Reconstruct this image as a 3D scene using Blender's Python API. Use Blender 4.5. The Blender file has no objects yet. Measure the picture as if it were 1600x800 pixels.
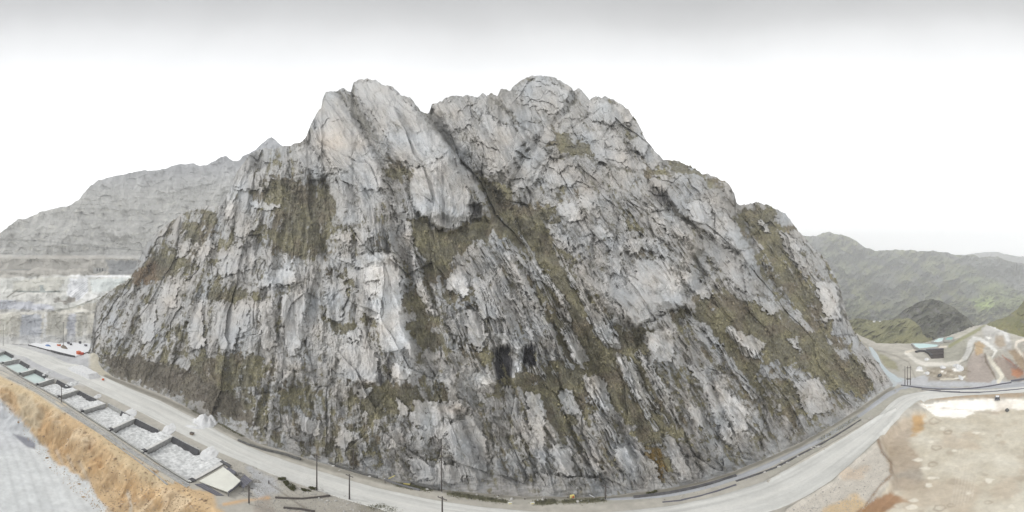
import bpy, math, random
import numpy as np

R = math.radians
random.seed(7)
scene = bpy.context.scene
COL = scene.collection

# ------------------------------------------------------------------ camera
DPP = 0.12            # degrees of view per photograph pixel (a wide drone panorama)
HZ = 430.0            # row of the horizon
CAM_H = 50.0
cam_data = bpy.data.cameras.new("camera")
cam = bpy.data.objects.new("camera", cam_data)
COL.objects.link(cam)
cam.location = (0, 0, CAM_H)
cam.rotation_euler = (R(90), 0, 0)
cam_data.type = 'PANO'
cam_data.clip_start = 0.1
cam_data.clip_end = 40000
for holder in (cam_data, getattr(cam_data, "cycles", None)):
    try:
        holder.panorama_type = 'EQUIRECTANGULAR'
        holder.longitude_min = R(-800 * DPP)
        holder.longitude_max = R(800 * DPP)
        holder.latitude_max = R(HZ * DPP)
        holder.latitude_min = R((HZ - 800) * DPP)
    except Exception as e:
        pass
scene.camera = cam
scene.render.engine = 'CYCLES'
scene.cycles.use_denoising = True
scene.cycles.max_bounces = 5
scene.cycles.diffuse_bounces = 3
scene.cycles.volume_bounces = 1
scene.render.resolution_x = 1024
scene.render.resolution_y = 512

# ------------------------------------------------------------------ sky and sun (bright overcast)
SUN_EL, SUN_AZ = 42.0, -106.0      # degrees; azimuth from the view direction, negative = left
world = bpy.data.worlds.new("World")
scene.world = world
world.use_nodes = True
nt = world.node_tree
nt.nodes.clear()
wo = nt.nodes.new("ShaderNodeOutputWorld")
bg_clear = nt.nodes.new("ShaderNodeBackground")
bg_cloud = nt.nodes.new("ShaderNodeBackground")
mixs = nt.nodes.new("ShaderNodeMixShader")
sky = nt.nodes.new("ShaderNodeTexSky")
sky.sky_type = 'NISHITA'
sky.sun_disc = False
sky.sun_elevation = R(SUN_EL)
sky.sun_rotation = R(SUN_AZ)
sky.altitude = 4000
nt.links.new(sky.outputs[0], bg_clear.inputs[0])
bg_clear.inputs[1].default_value = 0.08
tc = nt.nodes.new("ShaderNodeTexCoord")
sep = nt.nodes.new("ShaderNodeSeparateXYZ")
nt.links.new(tc.outputs['Generated'], sep.inputs[0])
cn = nt.nodes.new("ShaderNodeTexNoise")
cn.inputs['Scale'].default_value = 2.2
cn.inputs['Detail'].default_value = 5
nt.links.new(tc.outputs['Generated'], cn.inputs['Vector'])
ma = nt.nodes.new("ShaderNodeMath"); ma.operation = 'MULTIPLY_ADD'
nt.links.new(cn.outputs[0], ma.inputs[0]); ma.inputs[1].default_value = 0.11
nt.links.new(sep.outputs[2], ma.inputs[2])
ramp = nt.nodes.new("ShaderNodeValToRGB")
nt.links.new(ma.outputs[0], ramp.inputs[0])
e = ramp.color_ramp.elements
e[0].position = 0.0; e[0].color = (1.0, 1.0, 1.0, 1)
e[1].position = 1.0; e[1].color = (0.255, 0.257, 0.259, 1)
for p, c in ((0.50, (1.0, 1.0, 1.0)), (0.61, (0.68, 0.69, 0.695)), (0.68, (0.60, 0.605, 0.61)), (0.76, (0.46, 0.463, 0.466)), (0.80, (0.36, 0.362, 0.364)), (0.85, (0.275, 0.277, 0.279))):
    k = e.new(p); k.color = (*c, 1)
nt.links.new(ramp.outputs[0], bg_cloud.inputs[0])
bg_cloud.inputs[1].default_value = 1.32
mixs.inputs[0].default_value = 0.93
nt.links.new(bg_clear.outputs[0], mixs.inputs[1])
nt.links.new(bg_cloud.outputs[0], mixs.inputs[2])
nt.links.new(mixs.outputs[0], wo.inputs[0])

sl = bpy.data.lights.new("sun", 'SUN')
sl.energy = 1.5
sl.angle = R(12)
sl.color = (1.0, 0.97, 0.93)
so = bpy.data.objects.new("sun", sl)
COL.objects.link(so)
so.rotation_euler = (R(90 - SUN_EL), 0, R(-SUN_AZ))   # set precisely below
from mathutils import Vector
sdir = Vector((math.sin(R(SUN_AZ)) * math.cos(R(SUN_EL)), math.cos(R(SUN_AZ)) * math.cos(R(SUN_EL)), math.sin(R(SUN_EL))))
so.rotation_euler = sdir.to_track_quat('Z', 'Y').to_euler()

scene.view_settings.view_transform = 'Standard'
scene.view_settings.look = 'None'
scene.view_settings.exposure = 0.58
scene.view_settings.gamma = 1.0

# ------------------------------------------------------------------ helpers
def px2d(px, py):
    """unit horizontal direction and slope for a photograph pixel"""
    az = np.radians((np.asarray(px, float) - 800) * DPP)
    el = np.radians((HZ - np.asarray(py, float)) * DPP)
    return np.sin(az), np.cos(az), np.tan(el)

def at(px, py, z=0.0):
    """point of the plane at height z met by a pixel's ray"""
    s, c, t = px2d(px, py)
    d = (z - CAM_H) / t
    return (float(s * d), float(c * d), float(z))

def at_d(px, py, d):
    s, c, t = px2d(px, py)
    return (float(s * d), float(c * d), float(CAM_H + t * d))

def topx(x, y, z):
    d = np.hypot(x, y)
    px = 800 + np.degrees(np.arctan2(x, y)) / DPP
    py = HZ - np.degrees(np.arctan2(z - CAM_H, d)) / DPP
    return px, py

def lin(r, g, b, k=1.0):
    f = lambda v: ((v / 255 + 0.055) / 1.055) ** 2.4 if v > 10 else v / 255 / 12.92
    return np.array([f(r) * k, f(g) * k, f(b) * k])

_ang = np.random.RandomState(11).rand(65536) * 2 * math.pi
_gx, _gy = np.cos(_ang), np.sin(_ang)
_rv = np.random.RandomState(5).rand(65536)

def _hash(ix, iy, seed):
    return ((ix * 73856093) ^ (iy * 19349663) ^ (seed * 83492791 + 12345)) & 65535

def perlin(x, y, seed=0):
    x = np.asarray(x, float); y = np.asarray(y, float)
    ix = np.floor(x).astype(np.int64); iy = np.floor(y).astype(np.int64)
    fx = x - ix; fy = y - iy
    u = fx * fx * fx * (fx * (fx * 6 - 15) + 10); v = fy * fy * fy * (fy * (fy * 6 - 15) + 10)
    def g(a, b, dx, dy):
        h = _hash(a, b, seed)
        return _gx[h] * dx + _gy[h] * dy
    n00 = g(ix, iy, fx, fy); n10 = g(ix + 1, iy, fx - 1, fy)
    n01 = g(ix, iy + 1, fx, fy - 1); n11 = g(ix + 1, iy + 1, fx - 1, fy - 1)
    a = n00 + u * (n10 - n00); b = n01 + u * (n11 - n01)
    return (a + v * (b - a)) * 1.5

def fbm(x, y, octv=4, seed=0, gain=0.5, lac=2.03):
    s = 0; a = 1; t = 0
    for i in range(octv):
        s = s + a * perlin(x, y, seed + i * 17); t += a
        a *= gain; x = x * lac + 3.7; y = y * lac - 1.3
    return s / t * 1.4

def ridged(x, y, octv=4, seed=0, gain=0.55, lac=2.1):
    s = 0; a = 1; t = 0
    for i in range(octv):
        s = s + a * (1 - np.abs(perlin(x, y, seed + i * 31)) * 2.2); t += a
        a *= gain; x = x * lac + 5.1; y = y * lac + 2.9
    return s / t

def facets(x, y, seed=0):
    """cellular facets: tilted plane per cell; returns (height -1..1, crack 0..1 small near a border, cell random)"""
    ix = np.floor(x).astype(np.int64); iy = np.floor(y).astype(np.int64)
    f1 = np.full(x.shape, 9.0); f2 = np.full(x.shape, 9.0)
    hb = np.zeros(x.shape, np.int64); bx = np.zeros(x.shape); by = np.zeros(x.shape)
    for a in (-1, 0, 1):
        for b in (-1, 0, 1):
            h = _hash(ix + a, iy + b, seed)
            cx = ix + a + _rv[h]; cy = iy + b + _rv[(h * 7 + 13) & 65535]
            dx = x - cx; dy = y - cy
            d = dx * dx + dy * dy
            c = d < f1
            f2 = np.where(c, f1, np.minimum(f2, d))
            f1 = np.where(c, d, f1)
            hb = np.where(c, h, hb); bx = np.where(c, dx, bx); by = np.where(c, dy, by)
    r1 = _rv[(hb * 3 + 7) & 65535] - .5; r2 = _rv[(hb * 5 + 3) & 65535] - .5; r3 = _rv[(hb * 11 + 1) & 65535]
    height = (r1 * bx * 2.2 + r2 * by * 2.2) + (r3 - .5) * 0.9
    crack = np.sqrt(f2) - np.sqrt(f1)
    return height, crack, r3

def sstep(a, b, x):
    t = np.clip((x - a) / (b - a), 0, 1)
    return t * t * (3 - 2 * t)

def sdf_poly(X, Y, poly):
    """signed distance, positive inside"""
    d = np.full(X.shape, 1e9); ins = np.zeros(X.shape, bool)
    n = len(poly)
    for i in range(n):
        x0, y0 = poly[i]; x1, y1 = poly[(i + 1) % n]
        ex, ey = x1 - x0, y1 - y0
        wx, wy = X - x0, Y - y0
        t = np.clip((wx * ex + wy * ey) / (ex * ex + ey * ey + 1e-9), 0, 1)
        d = np.minimum(d, (wx - ex * t) ** 2 + (wy - ey * t) ** 2)
        if y0 != y1:
            c = ((y0 > Y) != (y1 > Y)) & (X < (x1 - x0) * (Y - y0) / (y1 - y0) + x0)
            ins ^= c
    d = np.sqrt(d)
    return np.where(ins, d, -d)

def dist_line(X, Y, pts):
    d = np.full(X.shape, 1e9)
    for (x0, y0), (x1, y1) in zip(pts[:-1], pts[1:]):
        ex, ey = x1 - x0, y1 - y0
        wx, wy = X - x0, Y - y0
        t = np.clip((wx * ex + wy * ey) / (ex * ex + ey * ey + 1e-9), 0, 1)
        d = np.minimum(d, (wx - ex * t) ** 2 + (wy - ey * t) ** 2)
    return np.sqrt(d)

class Field:
    """coarse map over the photograph's directions, looked up with bilinear interpolation"""
    S = 3.0
    def __init__(self, fill=0.0):
        self.w, self.h = int(1700 / self.S), int(950 / self.S)
        self.X, self.Y = np.meshgrid(np.arange(self.w) * self.S - 50, np.arange(self.h) * self.S - 50)
        self.A = np.full(self.X.shape, fill)
    def _box(self, pts, m):
        xs = [p[0] for p in pts]; ys = [p[1] for p in pts]
        x0 = max(0, int((min(xs) - m + 50) / self.S)); x1 = min(self.w, int((max(xs) + m + 50) / self.S) + 2)
        y0 = max(0, int((min(ys) - m + 50) / self.S)); y1 = min(self.h, int((max(ys) + m + 50) / self.S) + 2)
        return slice(y0, y1), slice(x0, x1)
    def poly(self, pts, val, soft=6, mode='add'):
        b = self._box(pts, soft + 2)
        m = sstep(-soft, soft, sdf_poly(self.X[b], self.Y[b], pts))
        self._put(b, m, val, mode)
        return self
    def line(self, pts, w, val, soft=4, mode='add'):
        b = self._box(pts, w + soft + 2)
        m = 1 - sstep(w, w + soft, dist_line(self.X[b], self.Y[b], pts))
        self._put(b, m, val, mode)
        return self
    def blob(self, x, y, rx, ry, val, mode='add'):
        b = self._box([(x - rx * 1.6, y - ry * 1.6), (x + rx * 1.6, y + ry * 1.6)], 2)
        q = ((self.X[b] - x) / rx) ** 2 + ((self.Y[b] - y) / ry) ** 2
        self._put(b, np.exp(-q * 1.4), val, mode)
        return self
    def _put(self, b, m, val, mode):
        if mode == 'add': self.A[b] += m * val
        elif mode == 'set': self.A[b] = self.A[b] * (1 - m) + val * m
        elif mode == 'max': self.A[b] = np.maximum(self.A[b], m * val)
    def get(self, px, py):
        x = np.clip((px + 50) / self.S, 0, self.w - 1.001); y = np.clip((py + 50) / self.S, 0, self.h - 1.001)
        i = x.astype(int); j = y.astype(int); fx = x - i; fy = y - j
        A = self.A
        return (A[j, i] * (1 - fx) + A[j, i + 1] * fx) * (1 - fy) + (A[j + 1, i] * (1 - fx) + A[j + 1, i + 1] * fx) * fy

def paint_poly(col, PX, PY, pts, rgb, soft=3, op=1.0, wob=None):
    xs = [p[0] for p in pts]; ys = [p[1] for p in pts]
    m = (PX > min(xs) - soft - 12) & (PX < max(xs) + soft + 12) & (PY > min(ys) - soft - 12) & (PY < max(ys) + soft + 12)
    if not m.any(): return
    s = sdf_poly(PX[m], PY[m], pts)
    if wob is not None: s = s + wob[m]
    k = (sstep(-soft, soft, s) * op)[:, None]
    col[m] = col[m] * (1 - k) + np.asarray(rgb) * k

def paint_line(col, PX, PY, pts, w, rgb, soft=1.5, op=1.0, wob=None):
    xs = [p[0] for p in pts]; ys = [p[1] for p in pts]; mm = w + soft + 8
    m = (PX > min(xs) - mm) & (PX < max(xs) + mm) & (PY > min(ys) - mm) & (PY < max(ys) + mm)
    if not m.any(): return
    s = w - dist_line(PX[m], PY[m], pts)
    if wob is not None: s = s + wob[m]
    k = (sstep(-soft, soft, s) * op)[:, None]
    col[m] = col[m] * (1 - k) + np.asarray(rgb) * k

def grid_mesh(name, V, nr, nc, colr, mat, wrap=False, smooth=False, props=None):
    """V (nr*nc,3) row-major grid -> quads; colour attribute 'tone'"""
    me = bpy.data.meshes.new(name)
    idx = np.arange(nr * nc).reshape(nr, nc)
    if wrap: idx = np.concatenate([idx, idx[:, :1]], 1)
    a = idx[:-1, :-1].ravel(); b = idx[:-1, 1:].ravel(); c = idx[1:, 1:].ravel(); d = idx[1:, :-1].ravel()
    F = np.stack([a, b, c, d], 1).astype(np.int32)
    me.vertices.add(len(V)); me.vertices.foreach_set("co", V.astype(np.float32).ravel())
    me.loops.add(F.size); me.loops.foreach_set("vertex_index", F.ravel())
    me.polygons.add(len(F))
    me.polygons.foreach_set("loop_start", (np.arange(len(F)) * 4).astype(np.int32))
    me.polygons.foreach_set("loop_total", np.full(len(F), 4, np.int32))
    me.update(calc_edges=True)
    if colr is not None:
        at_ = me.color_attributes.new("tone", 'FLOAT_COLOR', 'POINT')
        c4 = np.ones((len(V), 4), np.float32); c4[:, :3] = np.clip(colr, 0, 1)
        at_.data.foreach_set("color", c4.ravel())
    me.polygons.foreach_set("use_smooth", np.full(len(F), smooth, bool))
    me.materials.append(mat)
    o = bpy.data.objects.new(name, me)
    COL.objects.link(o)
    for k, v in (props or {}).items(): o[k] = v
    return o

_mats = {}
def mat_attr(name, rough=0.95, nscale=1.2, namp=0.25, bump=0.3, bscale=3.0):
    m = bpy.data.materials.new(name); m.use_nodes = True
    t = m.node_tree; b = t.nodes["Principled BSDF"]
    b.inputs["Roughness"].default_value = rough
    b.inputs["Specular IOR Level"].default_value = 0.12
    a = t.nodes.new("ShaderNodeAttribute"); a.attribute_name = "tone"
    g = t.nodes.new("ShaderNodeNewGeometry")
    n = t.nodes.new("ShaderNodeTexNoise"); n.inputs["Scale"].default_value = nscale; n.inputs["Detail"].default_value = 6
    n.inputs["Roughness"].default_value = 0.65
    t.links.new(g.outputs["Position"], n.inputs["Vector"])
    mr = t.nodes.new("ShaderNodeMapRange")
    mr.inputs[1].default_value = 0.3; mr.inputs[2].default_value = 0.7
    mr.inputs[3].default_value = 1 - namp; mr.inputs[4].default_value = 1 + namp
    t.links.new(n.outputs[0], mr.inputs[0])
    mx = t.nodes.new("ShaderNodeVectorMath"); mx.operation = 'SCALE'
    t.links.new(a.outputs["Color"], mx.inputs[0]); t.links.new(mr.outputs[0], mx.inputs[3])
    t.links.new(mx.outputs[0], b.inputs["Base Color"])
    if bump:
        n2 = t.nodes.new("ShaderNodeTexNoise"); n2.inputs["Scale"].default_value = bscale; n2.inputs["Detail"].default_value = 8
        t.links.new(g.outputs["Position"], n2.inputs["Vector"])
        bp = t.nodes.new("ShaderNodeBump"); bp.inputs["Strength"].default_value = bump; bp.inputs["Distance"].default_value = 0.4
        t.links.new(n2.outputs[0], bp.inputs["Height"]); t.links.new(bp.outputs[0], b.inputs["Normal"])
    return m

def mat_plain(name, rgb, rough=0.8, namp=0.15, nscale=1.5, metal=0.0, spec=0.2, rgb2=None):
    if name in _mats: return _mats[name]
    m = bpy.data.materials.new(name); m.use_nodes = True
    t = m.node_tree; b = t.nodes["Principled BSDF"]
    b.inputs["Roughness"].default_value = rough; b.inputs["Metallic"].default_value = metal
    b.inputs["Specular IOR Level"].default_value = spec
    g = t.nodes.new("ShaderNodeNewGeometry")
    n = t.nodes.new("ShaderNodeTexNoise"); n.inputs["Scale"].default_value = nscale; n.inputs["Detail"].default_value = 6
    t.links.new(g.outputs["Position"], n.inputs["Vector"])
    r = t.nodes.new("ShaderNodeValToRGB")
    r.color_ramp.elements[0].position = 0.3; r.color_ramp.elements[1].position = 0.7
    c = np.asarray(rgb, float); c2 = np.asarray(rgb2, float) if rgb2 is not None else c * (1 + namp)
    r.color_ramp.elements[0].color = (*np.clip(c * (1 - namp), 0, 1), 1)
    r.color_ramp.elements[1].color = (*np.clip(c2, 0, 1), 1)
    t.links.new(n.outputs[0], r.inputs[0]); t.links.new(r.outputs[0], b.inputs["Base Color"])
    _mats[name] = m
    return m

class MB:
    """collects boxes, bars, prisms into one mesh"""
    def __init__(self): self.v = []; self.f = []
    def add(self, vs, fs):
        o = len(self.v); self.v += [tuple(p) for p in vs]; self.f += [tuple(i + o for i in f) for f in fs]
        return self
    def quadprism(self, q, z0, z1):
        """q: 4 (x,y) corners; z0/z1 scalars or lists"""
        n = len(q)
        z0 = z0 if isinstance(z0, (list, tuple)) else [z0] * n
        z1 = z1 if isinstance(z1, (list, tuple)) else [z1] * n
        vs = [(p[0], p[1], z) for p, z in zip(q, z0)] + [(p[0], p[1], z) for p, z in zip(q, z1)]
        fs = [tuple(range(n))[::-1], tuple(range(n, 2 * n))] + [(i, (i + 1) % n, n + (i + 1) % n, n + i) for i in range(n)]
        return self.add(vs, fs)
    def wall(self, a, b, th, z0, z1):
        a = np.array(a[:2], float); b = np.array(b[:2], float)
        d = b - a; L = np.hypot(*d) + 1e-9; n = np.array([-d[1], d[0]]) / L * th / 2
        return self.quadprism([a - n, b - n, b + n, a + n], z0, z1)
    def box(self, c, s, rz=0.0):
        cx, cy, cz = c; hx, hy, hz = s[0] / 2, s[1] / 2, s[2] / 2
        ca, sa = math.cos(rz), math.sin(rz)
        q = [(cx + ca * x - sa * y, cy + sa * x + ca * y) for x, y in ((-hx, -hy), (hx, -hy), (hx, hy), (-hx, hy))]
        return self.quadprism(q, cz - hz, cz + hz)
    def tube(self, a, b, r0, r1=None, n=8):
        r1 = r0 if r1 is None else r1
        a = Vector(a); b = Vector(b); d = (b - a).normalized()
        u = d.orthogonal().normalized(); w = d.cross(u)
        vs = []
        for p, r in ((a, r0), (b, r1)):
            for i in range(n):
                t = 2 * math.pi * i / n
                vs.append(p + (u * math.cos(t) + w * math.sin(t)) * r)
        fs = [(i, (i + 1) % n, n + (i + 1) % n, n + i) for i in range(n)] + [tuple(range(n))[::-1], tuple(range(n, 2 * n))]
        return self.add(vs, fs)
    def build(self, name, mat, parent=None, props=None, smooth=False):
        me = bpy.data.meshes.new(name); me.from_pydata(self.v, [], self.f); me.materials.append(mat)
        if smooth:
            for p in me.polygons: p.use_smooth = True
        o = bpy.data.objects.new(name, me); COL.objects.link(o)
        if parent is not None: o.parent = parent; o.matrix_parent_inverse = parent.matrix_world.inverted() if False else o.matrix_parent_inverse
        for k, v in (props or {}).items(): o[k] = v
        return o

def tagp(label, cat, group=None):
    d = dict(label=label, category=cat)
    if group: d['group'] = group
    return d

def thing(name, label, cat, loc=(0, 0, 0), rz=0.0, group=None):
    o = bpy.data.objects.new(name, None); COL.objects.link(o)
    o.location = loc; o.rotation_euler = (0, 0, rz); o.empty_display_size = 0.5
    for k, v in tagp(label, cat, group).items(): o[k] = v
    return o

def dup(root, loc, rz=0.0, label=None, scale=None):
    r = root.copy(); COL.objects.link(r); r.location = loc; r.rotation_euler = (0, 0, rz)
    if scale: r.scale = scale
    if label: r['label'] = label
    for ch in list(root.children):
        c = ch.copy(); COL.objects.link(c); c.parent = r
        for g in list(ch.children):
            d = g.copy(); COL.objects.link(d); d.parent = c
    return r

STRUCT = dict(kind='structure')
STUFF = dict(kind='stuff')
#@@MOUNTAIN
# ------------------------------------------------------------------ the mountain
SKYL = [(138, 556), (143, 530), (146, 505), (150, 475), (163, 462), (180, 450), (205, 434), (213, 416), (225, 387), (242, 365), (260, 352), (282, 336), (300, 327), (325, 321), (347, 322), (355, 302),
        (362, 288), (370, 270), (381, 254), (392, 240), (405, 233), (415, 231), (424, 232), (433, 231), (442, 229), (452, 228), (460, 225), (470, 222), (477, 217), (483, 202), (487, 190), (494, 178), (502, 168), (504, 155),
        (509, 145), (516, 141), (526, 142), (535, 138), (543, 141), (548, 144), (552, 131), (560, 125), (575, 123), (590, 127), (602, 134), (612, 136), (620, 140), (627, 150), (640, 151),
        (650, 164), (657, 173), (664, 177), (670, 176), (675, 164), (687, 159), (697, 153), (707, 150), (727, 149), (745, 152), (755, 146), (761, 151), (767, 145), (777, 152), (782, 140),
        (790, 138), (797, 142), (805, 132), (820, 122), (840, 118), (857, 119), (875, 125), (890, 134), (896, 142), (903, 139), (915, 147), (921, 155), (930, 151), (947, 151), (965, 159),
        (982, 172), (997, 192), (1005, 212), (1020, 232), (1037, 250), (1060, 251), (1075, 259), (1097, 272), (1106, 272), (1122, 279), (1137, 285), (1147, 300), (1151, 317),
        (1165, 321), (1182, 315), (1200, 320), (1214, 328), (1227, 334), (1238, 348), (1247, 360), (1265, 380), (1282, 397), (1294, 410), (1304, 428), (1311, 445), (1317, 470), (1324, 495), (1334, 518), (1350, 540), (1375, 572), (1396, 601)]
TOE = [(138, 560), (160, 577), (180, 590), (250, 615), (300, 640), (400, 691), (500, 723), (600, 749), (700, 766), (800, 775), (900, 777), (950, 775), (1050, 762), (1100, 752), (1150, 735), (1200, 715),
       (1250, 692), (1300, 665), (1345, 636), (1380, 610), (1396, 602)]
NC, NR = 1140, 560
mpx = np.linspace(138.5, 1395.5, NC)
sk = np.interp(mpx, *zip(*SKYL)); toe = np.interp(mpx, *zip(*TOE))
sk = sk + (perlin(mpx / 9, mpx * 0 + 3.3, 91) * 2.2 + perlin(mpx / 3.7, mpx * 0 + 1.3, 92) * 1.2) * np.clip((toe - sk) / 60, 0, 1)
tt = np.linspace(0, 1, NR)
PX = np.repeat(mpx[None, :], NR, 0)
PY = toe[None, :] + (sk - toe)[None, :] * tt[:, None]
PXf, PYf = PX.ravel(), PY.ravel()

# bedding planes: lines that lean left on the left flank and right on the right flank
MX = [0, 200, 330, 450, 560, 680, 800, 950, 1200, 1500]
MV = [-.50, -.42, -.25, -.05, .12, .36, .50, .56, .58, .50]
def beds(px, py):
    u = px.copy()
    for _ in range(6):
        u = px - np.interp(u, MX, MV) * (py - 450)
    return u
wx = fbm(PXf / 60, PYf / 60, 3, 1) * 9; wy = fbm(PXf / 60, PYf / 60, 3, 2) * 9
U = beds(PXf + wx * .5, PYf) ; V = PYf + wy
pw = np.clip(Field(0.0).poly([(470, 90), (640, 90), (720, 200), (760, 330), (640, 340), (560, 300), (480, 230)], 1.0, 40).get(PXf, PYf), 0, 1)
U = U + pw * (PXf + wx * .5 - .58 * (PYf - 220) - U + float(beds(np.array([600.]), np.array([220.]))[0]) - 600)

# vegetation map (1 = turf, 0 = bare rock)
veg = Field(0.30)
veg.poly([(140, 420), (330, 320), (360, 420), (330, 620), (150, 600)], .10, 30)
veg.poly([(300, 600), (660, 600), (760, 640), (740, 745), (420, 700)], .15, 25)
veg.poly([(780, 600), (960, 560), (1100, 480), (1300, 560), (1340, 630), (1180, 720), (1000, 740), (820, 720)], .09, 25)
veg.poly([(700, 430), (860, 400), (1000, 560), (960, 640), (760, 620)], .06, 20)
veg.poly([(380, 250), (480, 240), (540, 400), (420, 430)], .06, 20)
veg.poly([(420, 715), (700, 750), (950, 752), (1150, 715), (1180, 760), (900, 790), (500, 760)], -.04, 12)
for pts, v, s in [
    ([(395, 300), (440, 282), (500, 290), (520, 325), (526, 375), (500, 402), (470, 412), (440, 392), (405, 382), (388, 352), (438, 345), (402, 322)], .36, 12),
    ([(415, 280), (470, 285), (478, 300), (430, 303)], .5, 5),
    ([(500, 275), (520, 285), (525, 330), (505, 330)], .4, 5),
    ([(205, 432), (235, 402), (262, 385), (300, 398), (290, 425), (250, 436), (215, 446)], .45, 8),
    ([(290, 355), (318, 340), (335, 328), (335, 350), (312, 378), (292, 375)], .45, 5),
    ([(332, 452), (392, 449), (397, 466), (362, 476), (333, 470)], .6, 5),
    ([(345, 385), (365, 365), (375, 380), (362, 395)], .4, 5),
    ([(643, 345), (660, 340), (672, 352), (692, 364), (722, 355), (760, 335), (782, 350), (765, 370), (738, 378), (718, 393), (702, 422), (684, 445), (667, 425), (655, 385)], .8, 5),
    ([(625, 450), (648, 443), (664, 470), (680, 500), (692, 528), (690, 555), (660, 545), (636, 512), (622, 480)], .6, 6),
    ([(735, 262), (765, 282), (830, 327), (875, 318), (858, 350), (885, 397), (900, 432), (925, 472), (955, 510), (985, 520), (1015, 500), (1005, 545), (1008, 580), (1050, 690), (1000, 690), (962, 622), (940, 645), (900, 602), (860, 592), (800, 602), (760, 625), (782, 600), (832, 580), (882, 562), (868, 520), (840, 460), (802, 395), (772, 345)], .50, 7),
    ([(845, 350), (880, 395), (905, 440), (885, 460), (850, 410), (830, 370)], .35, 8),
    ([(735, 262), (765, 282), (822, 330), (790, 325), (755, 300)], .3, 4),
    ([(800, 590), (880, 570), (960, 590), (960, 640), (880, 640), (820, 625)], .35, 8),
    ([(1075, 467), (1130, 457), (1200, 482), (1240, 502), (1300, 540), (1365, 592), (1352, 622), (1300, 602), (1250, 575), (1192, 562), (1182, 602), (1140, 562), (1100, 512)], .50, 8),
    ([(1040, 487), (1080, 480), (1085, 500), (1050, 500)], .4, 5),
    ([(1146, 330), (1200, 325), (1240, 362), (1228, 402), (1262, 442), (1292, 470), (1315, 545), (1290, 530), (1240, 482), (1200, 432), (1172, 372)], .45, 8),
    ([(862, 205), (888, 212), (922, 236), (930, 246), (895, 240), (860, 228)], .65, 4),
    ([(1005, 264), (1030, 260), (1048, 273), (1015, 277)], .7, 3),
    ([(1038, 250), (1062, 251), (1098, 272), (1090, 275), (1045, 262)], .6, 4),
    ([(1100, 275), (1135, 285), (1125, 300), (1105, 292)], .4, 4),
    ([(300, 560), (400, 553), (422, 575), (402, 603), (330, 606), (312, 586)], .45, 7),
    ([(560, 600), (655, 605), (640, 640), (592, 652), (562, 632)], .45, 7),
    ([(440, 600), (470, 605), (465, 635), (440, 630)], .35, 6),
    ([(164, 562), (215, 560), (300, 580), (395, 640), (400, 665), (340, 645), (300, 628), (250, 608), (180, 585)], .52, 5),
    ([(1010, 700), (1032, 698), (1046, 740), (1030, 760), (1015, 735)], .65, 5),
    ([(598, 255), (618, 250), (640, 262), (648, 285), (622, 280), (605, 275)], .5, 4),
    ([(568, 478), (588, 485), (582, 510), (562, 500)], .5, 4), ([(600, 490), (616, 488), (616, 498), (602, 498)], .5, 3),
    ([(508, 485), (530, 505), (550, 512), (548, 520), (520, 518)], .5, 4),
    ([(520, 420), (560, 440), (555, 460), (530, 440)], .4, 4),
    ([(573, 425), (598, 430), (590, 448), (575, 445)], .5, 4),
    ([(740, 540), (765, 545), (762, 575), (742, 565)], .45, 4),
    ([(712, 520), (735, 540), (730, 560), (715, 545)], .45, 4),
    ([(680, 600), (700, 605), (695, 640), (675, 625)], .4, 4),
    ([(690, 440), (710, 455), (712, 480), (692, 470)], .5, 5), ([(725, 445), (738, 450), (738, 482), (728, 480)], .5, 4),
    ([(850, 640), (890, 650), (910, 690), (870, 680)], .35, 8),
    ([(985, 650), (1010, 660), (1055, 690), (1100, 690), (1050, 650), (1010, 600)], .35, 8),
    ([(1180, 600), (1240, 590), (1260, 640), (1220, 660)], .2, 10),
    ([(960, 200), (1000, 225), (990, 240), (960, 225)], .15, 8),
    ([(930, 350), (1010, 330), (1010, 360), (960, 372)], .18, 8),
    ([(985, 365), (1020, 385), (1030, 410), (990, 405)], .18, 6),
    ([(640, 420), (700, 470), (740, 560), (720, 600), (680, 560), (650, 500)], .12, 10),
]: veg.poly(pts, v if v > .6 or v < .3 else v * .86, s)
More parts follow.
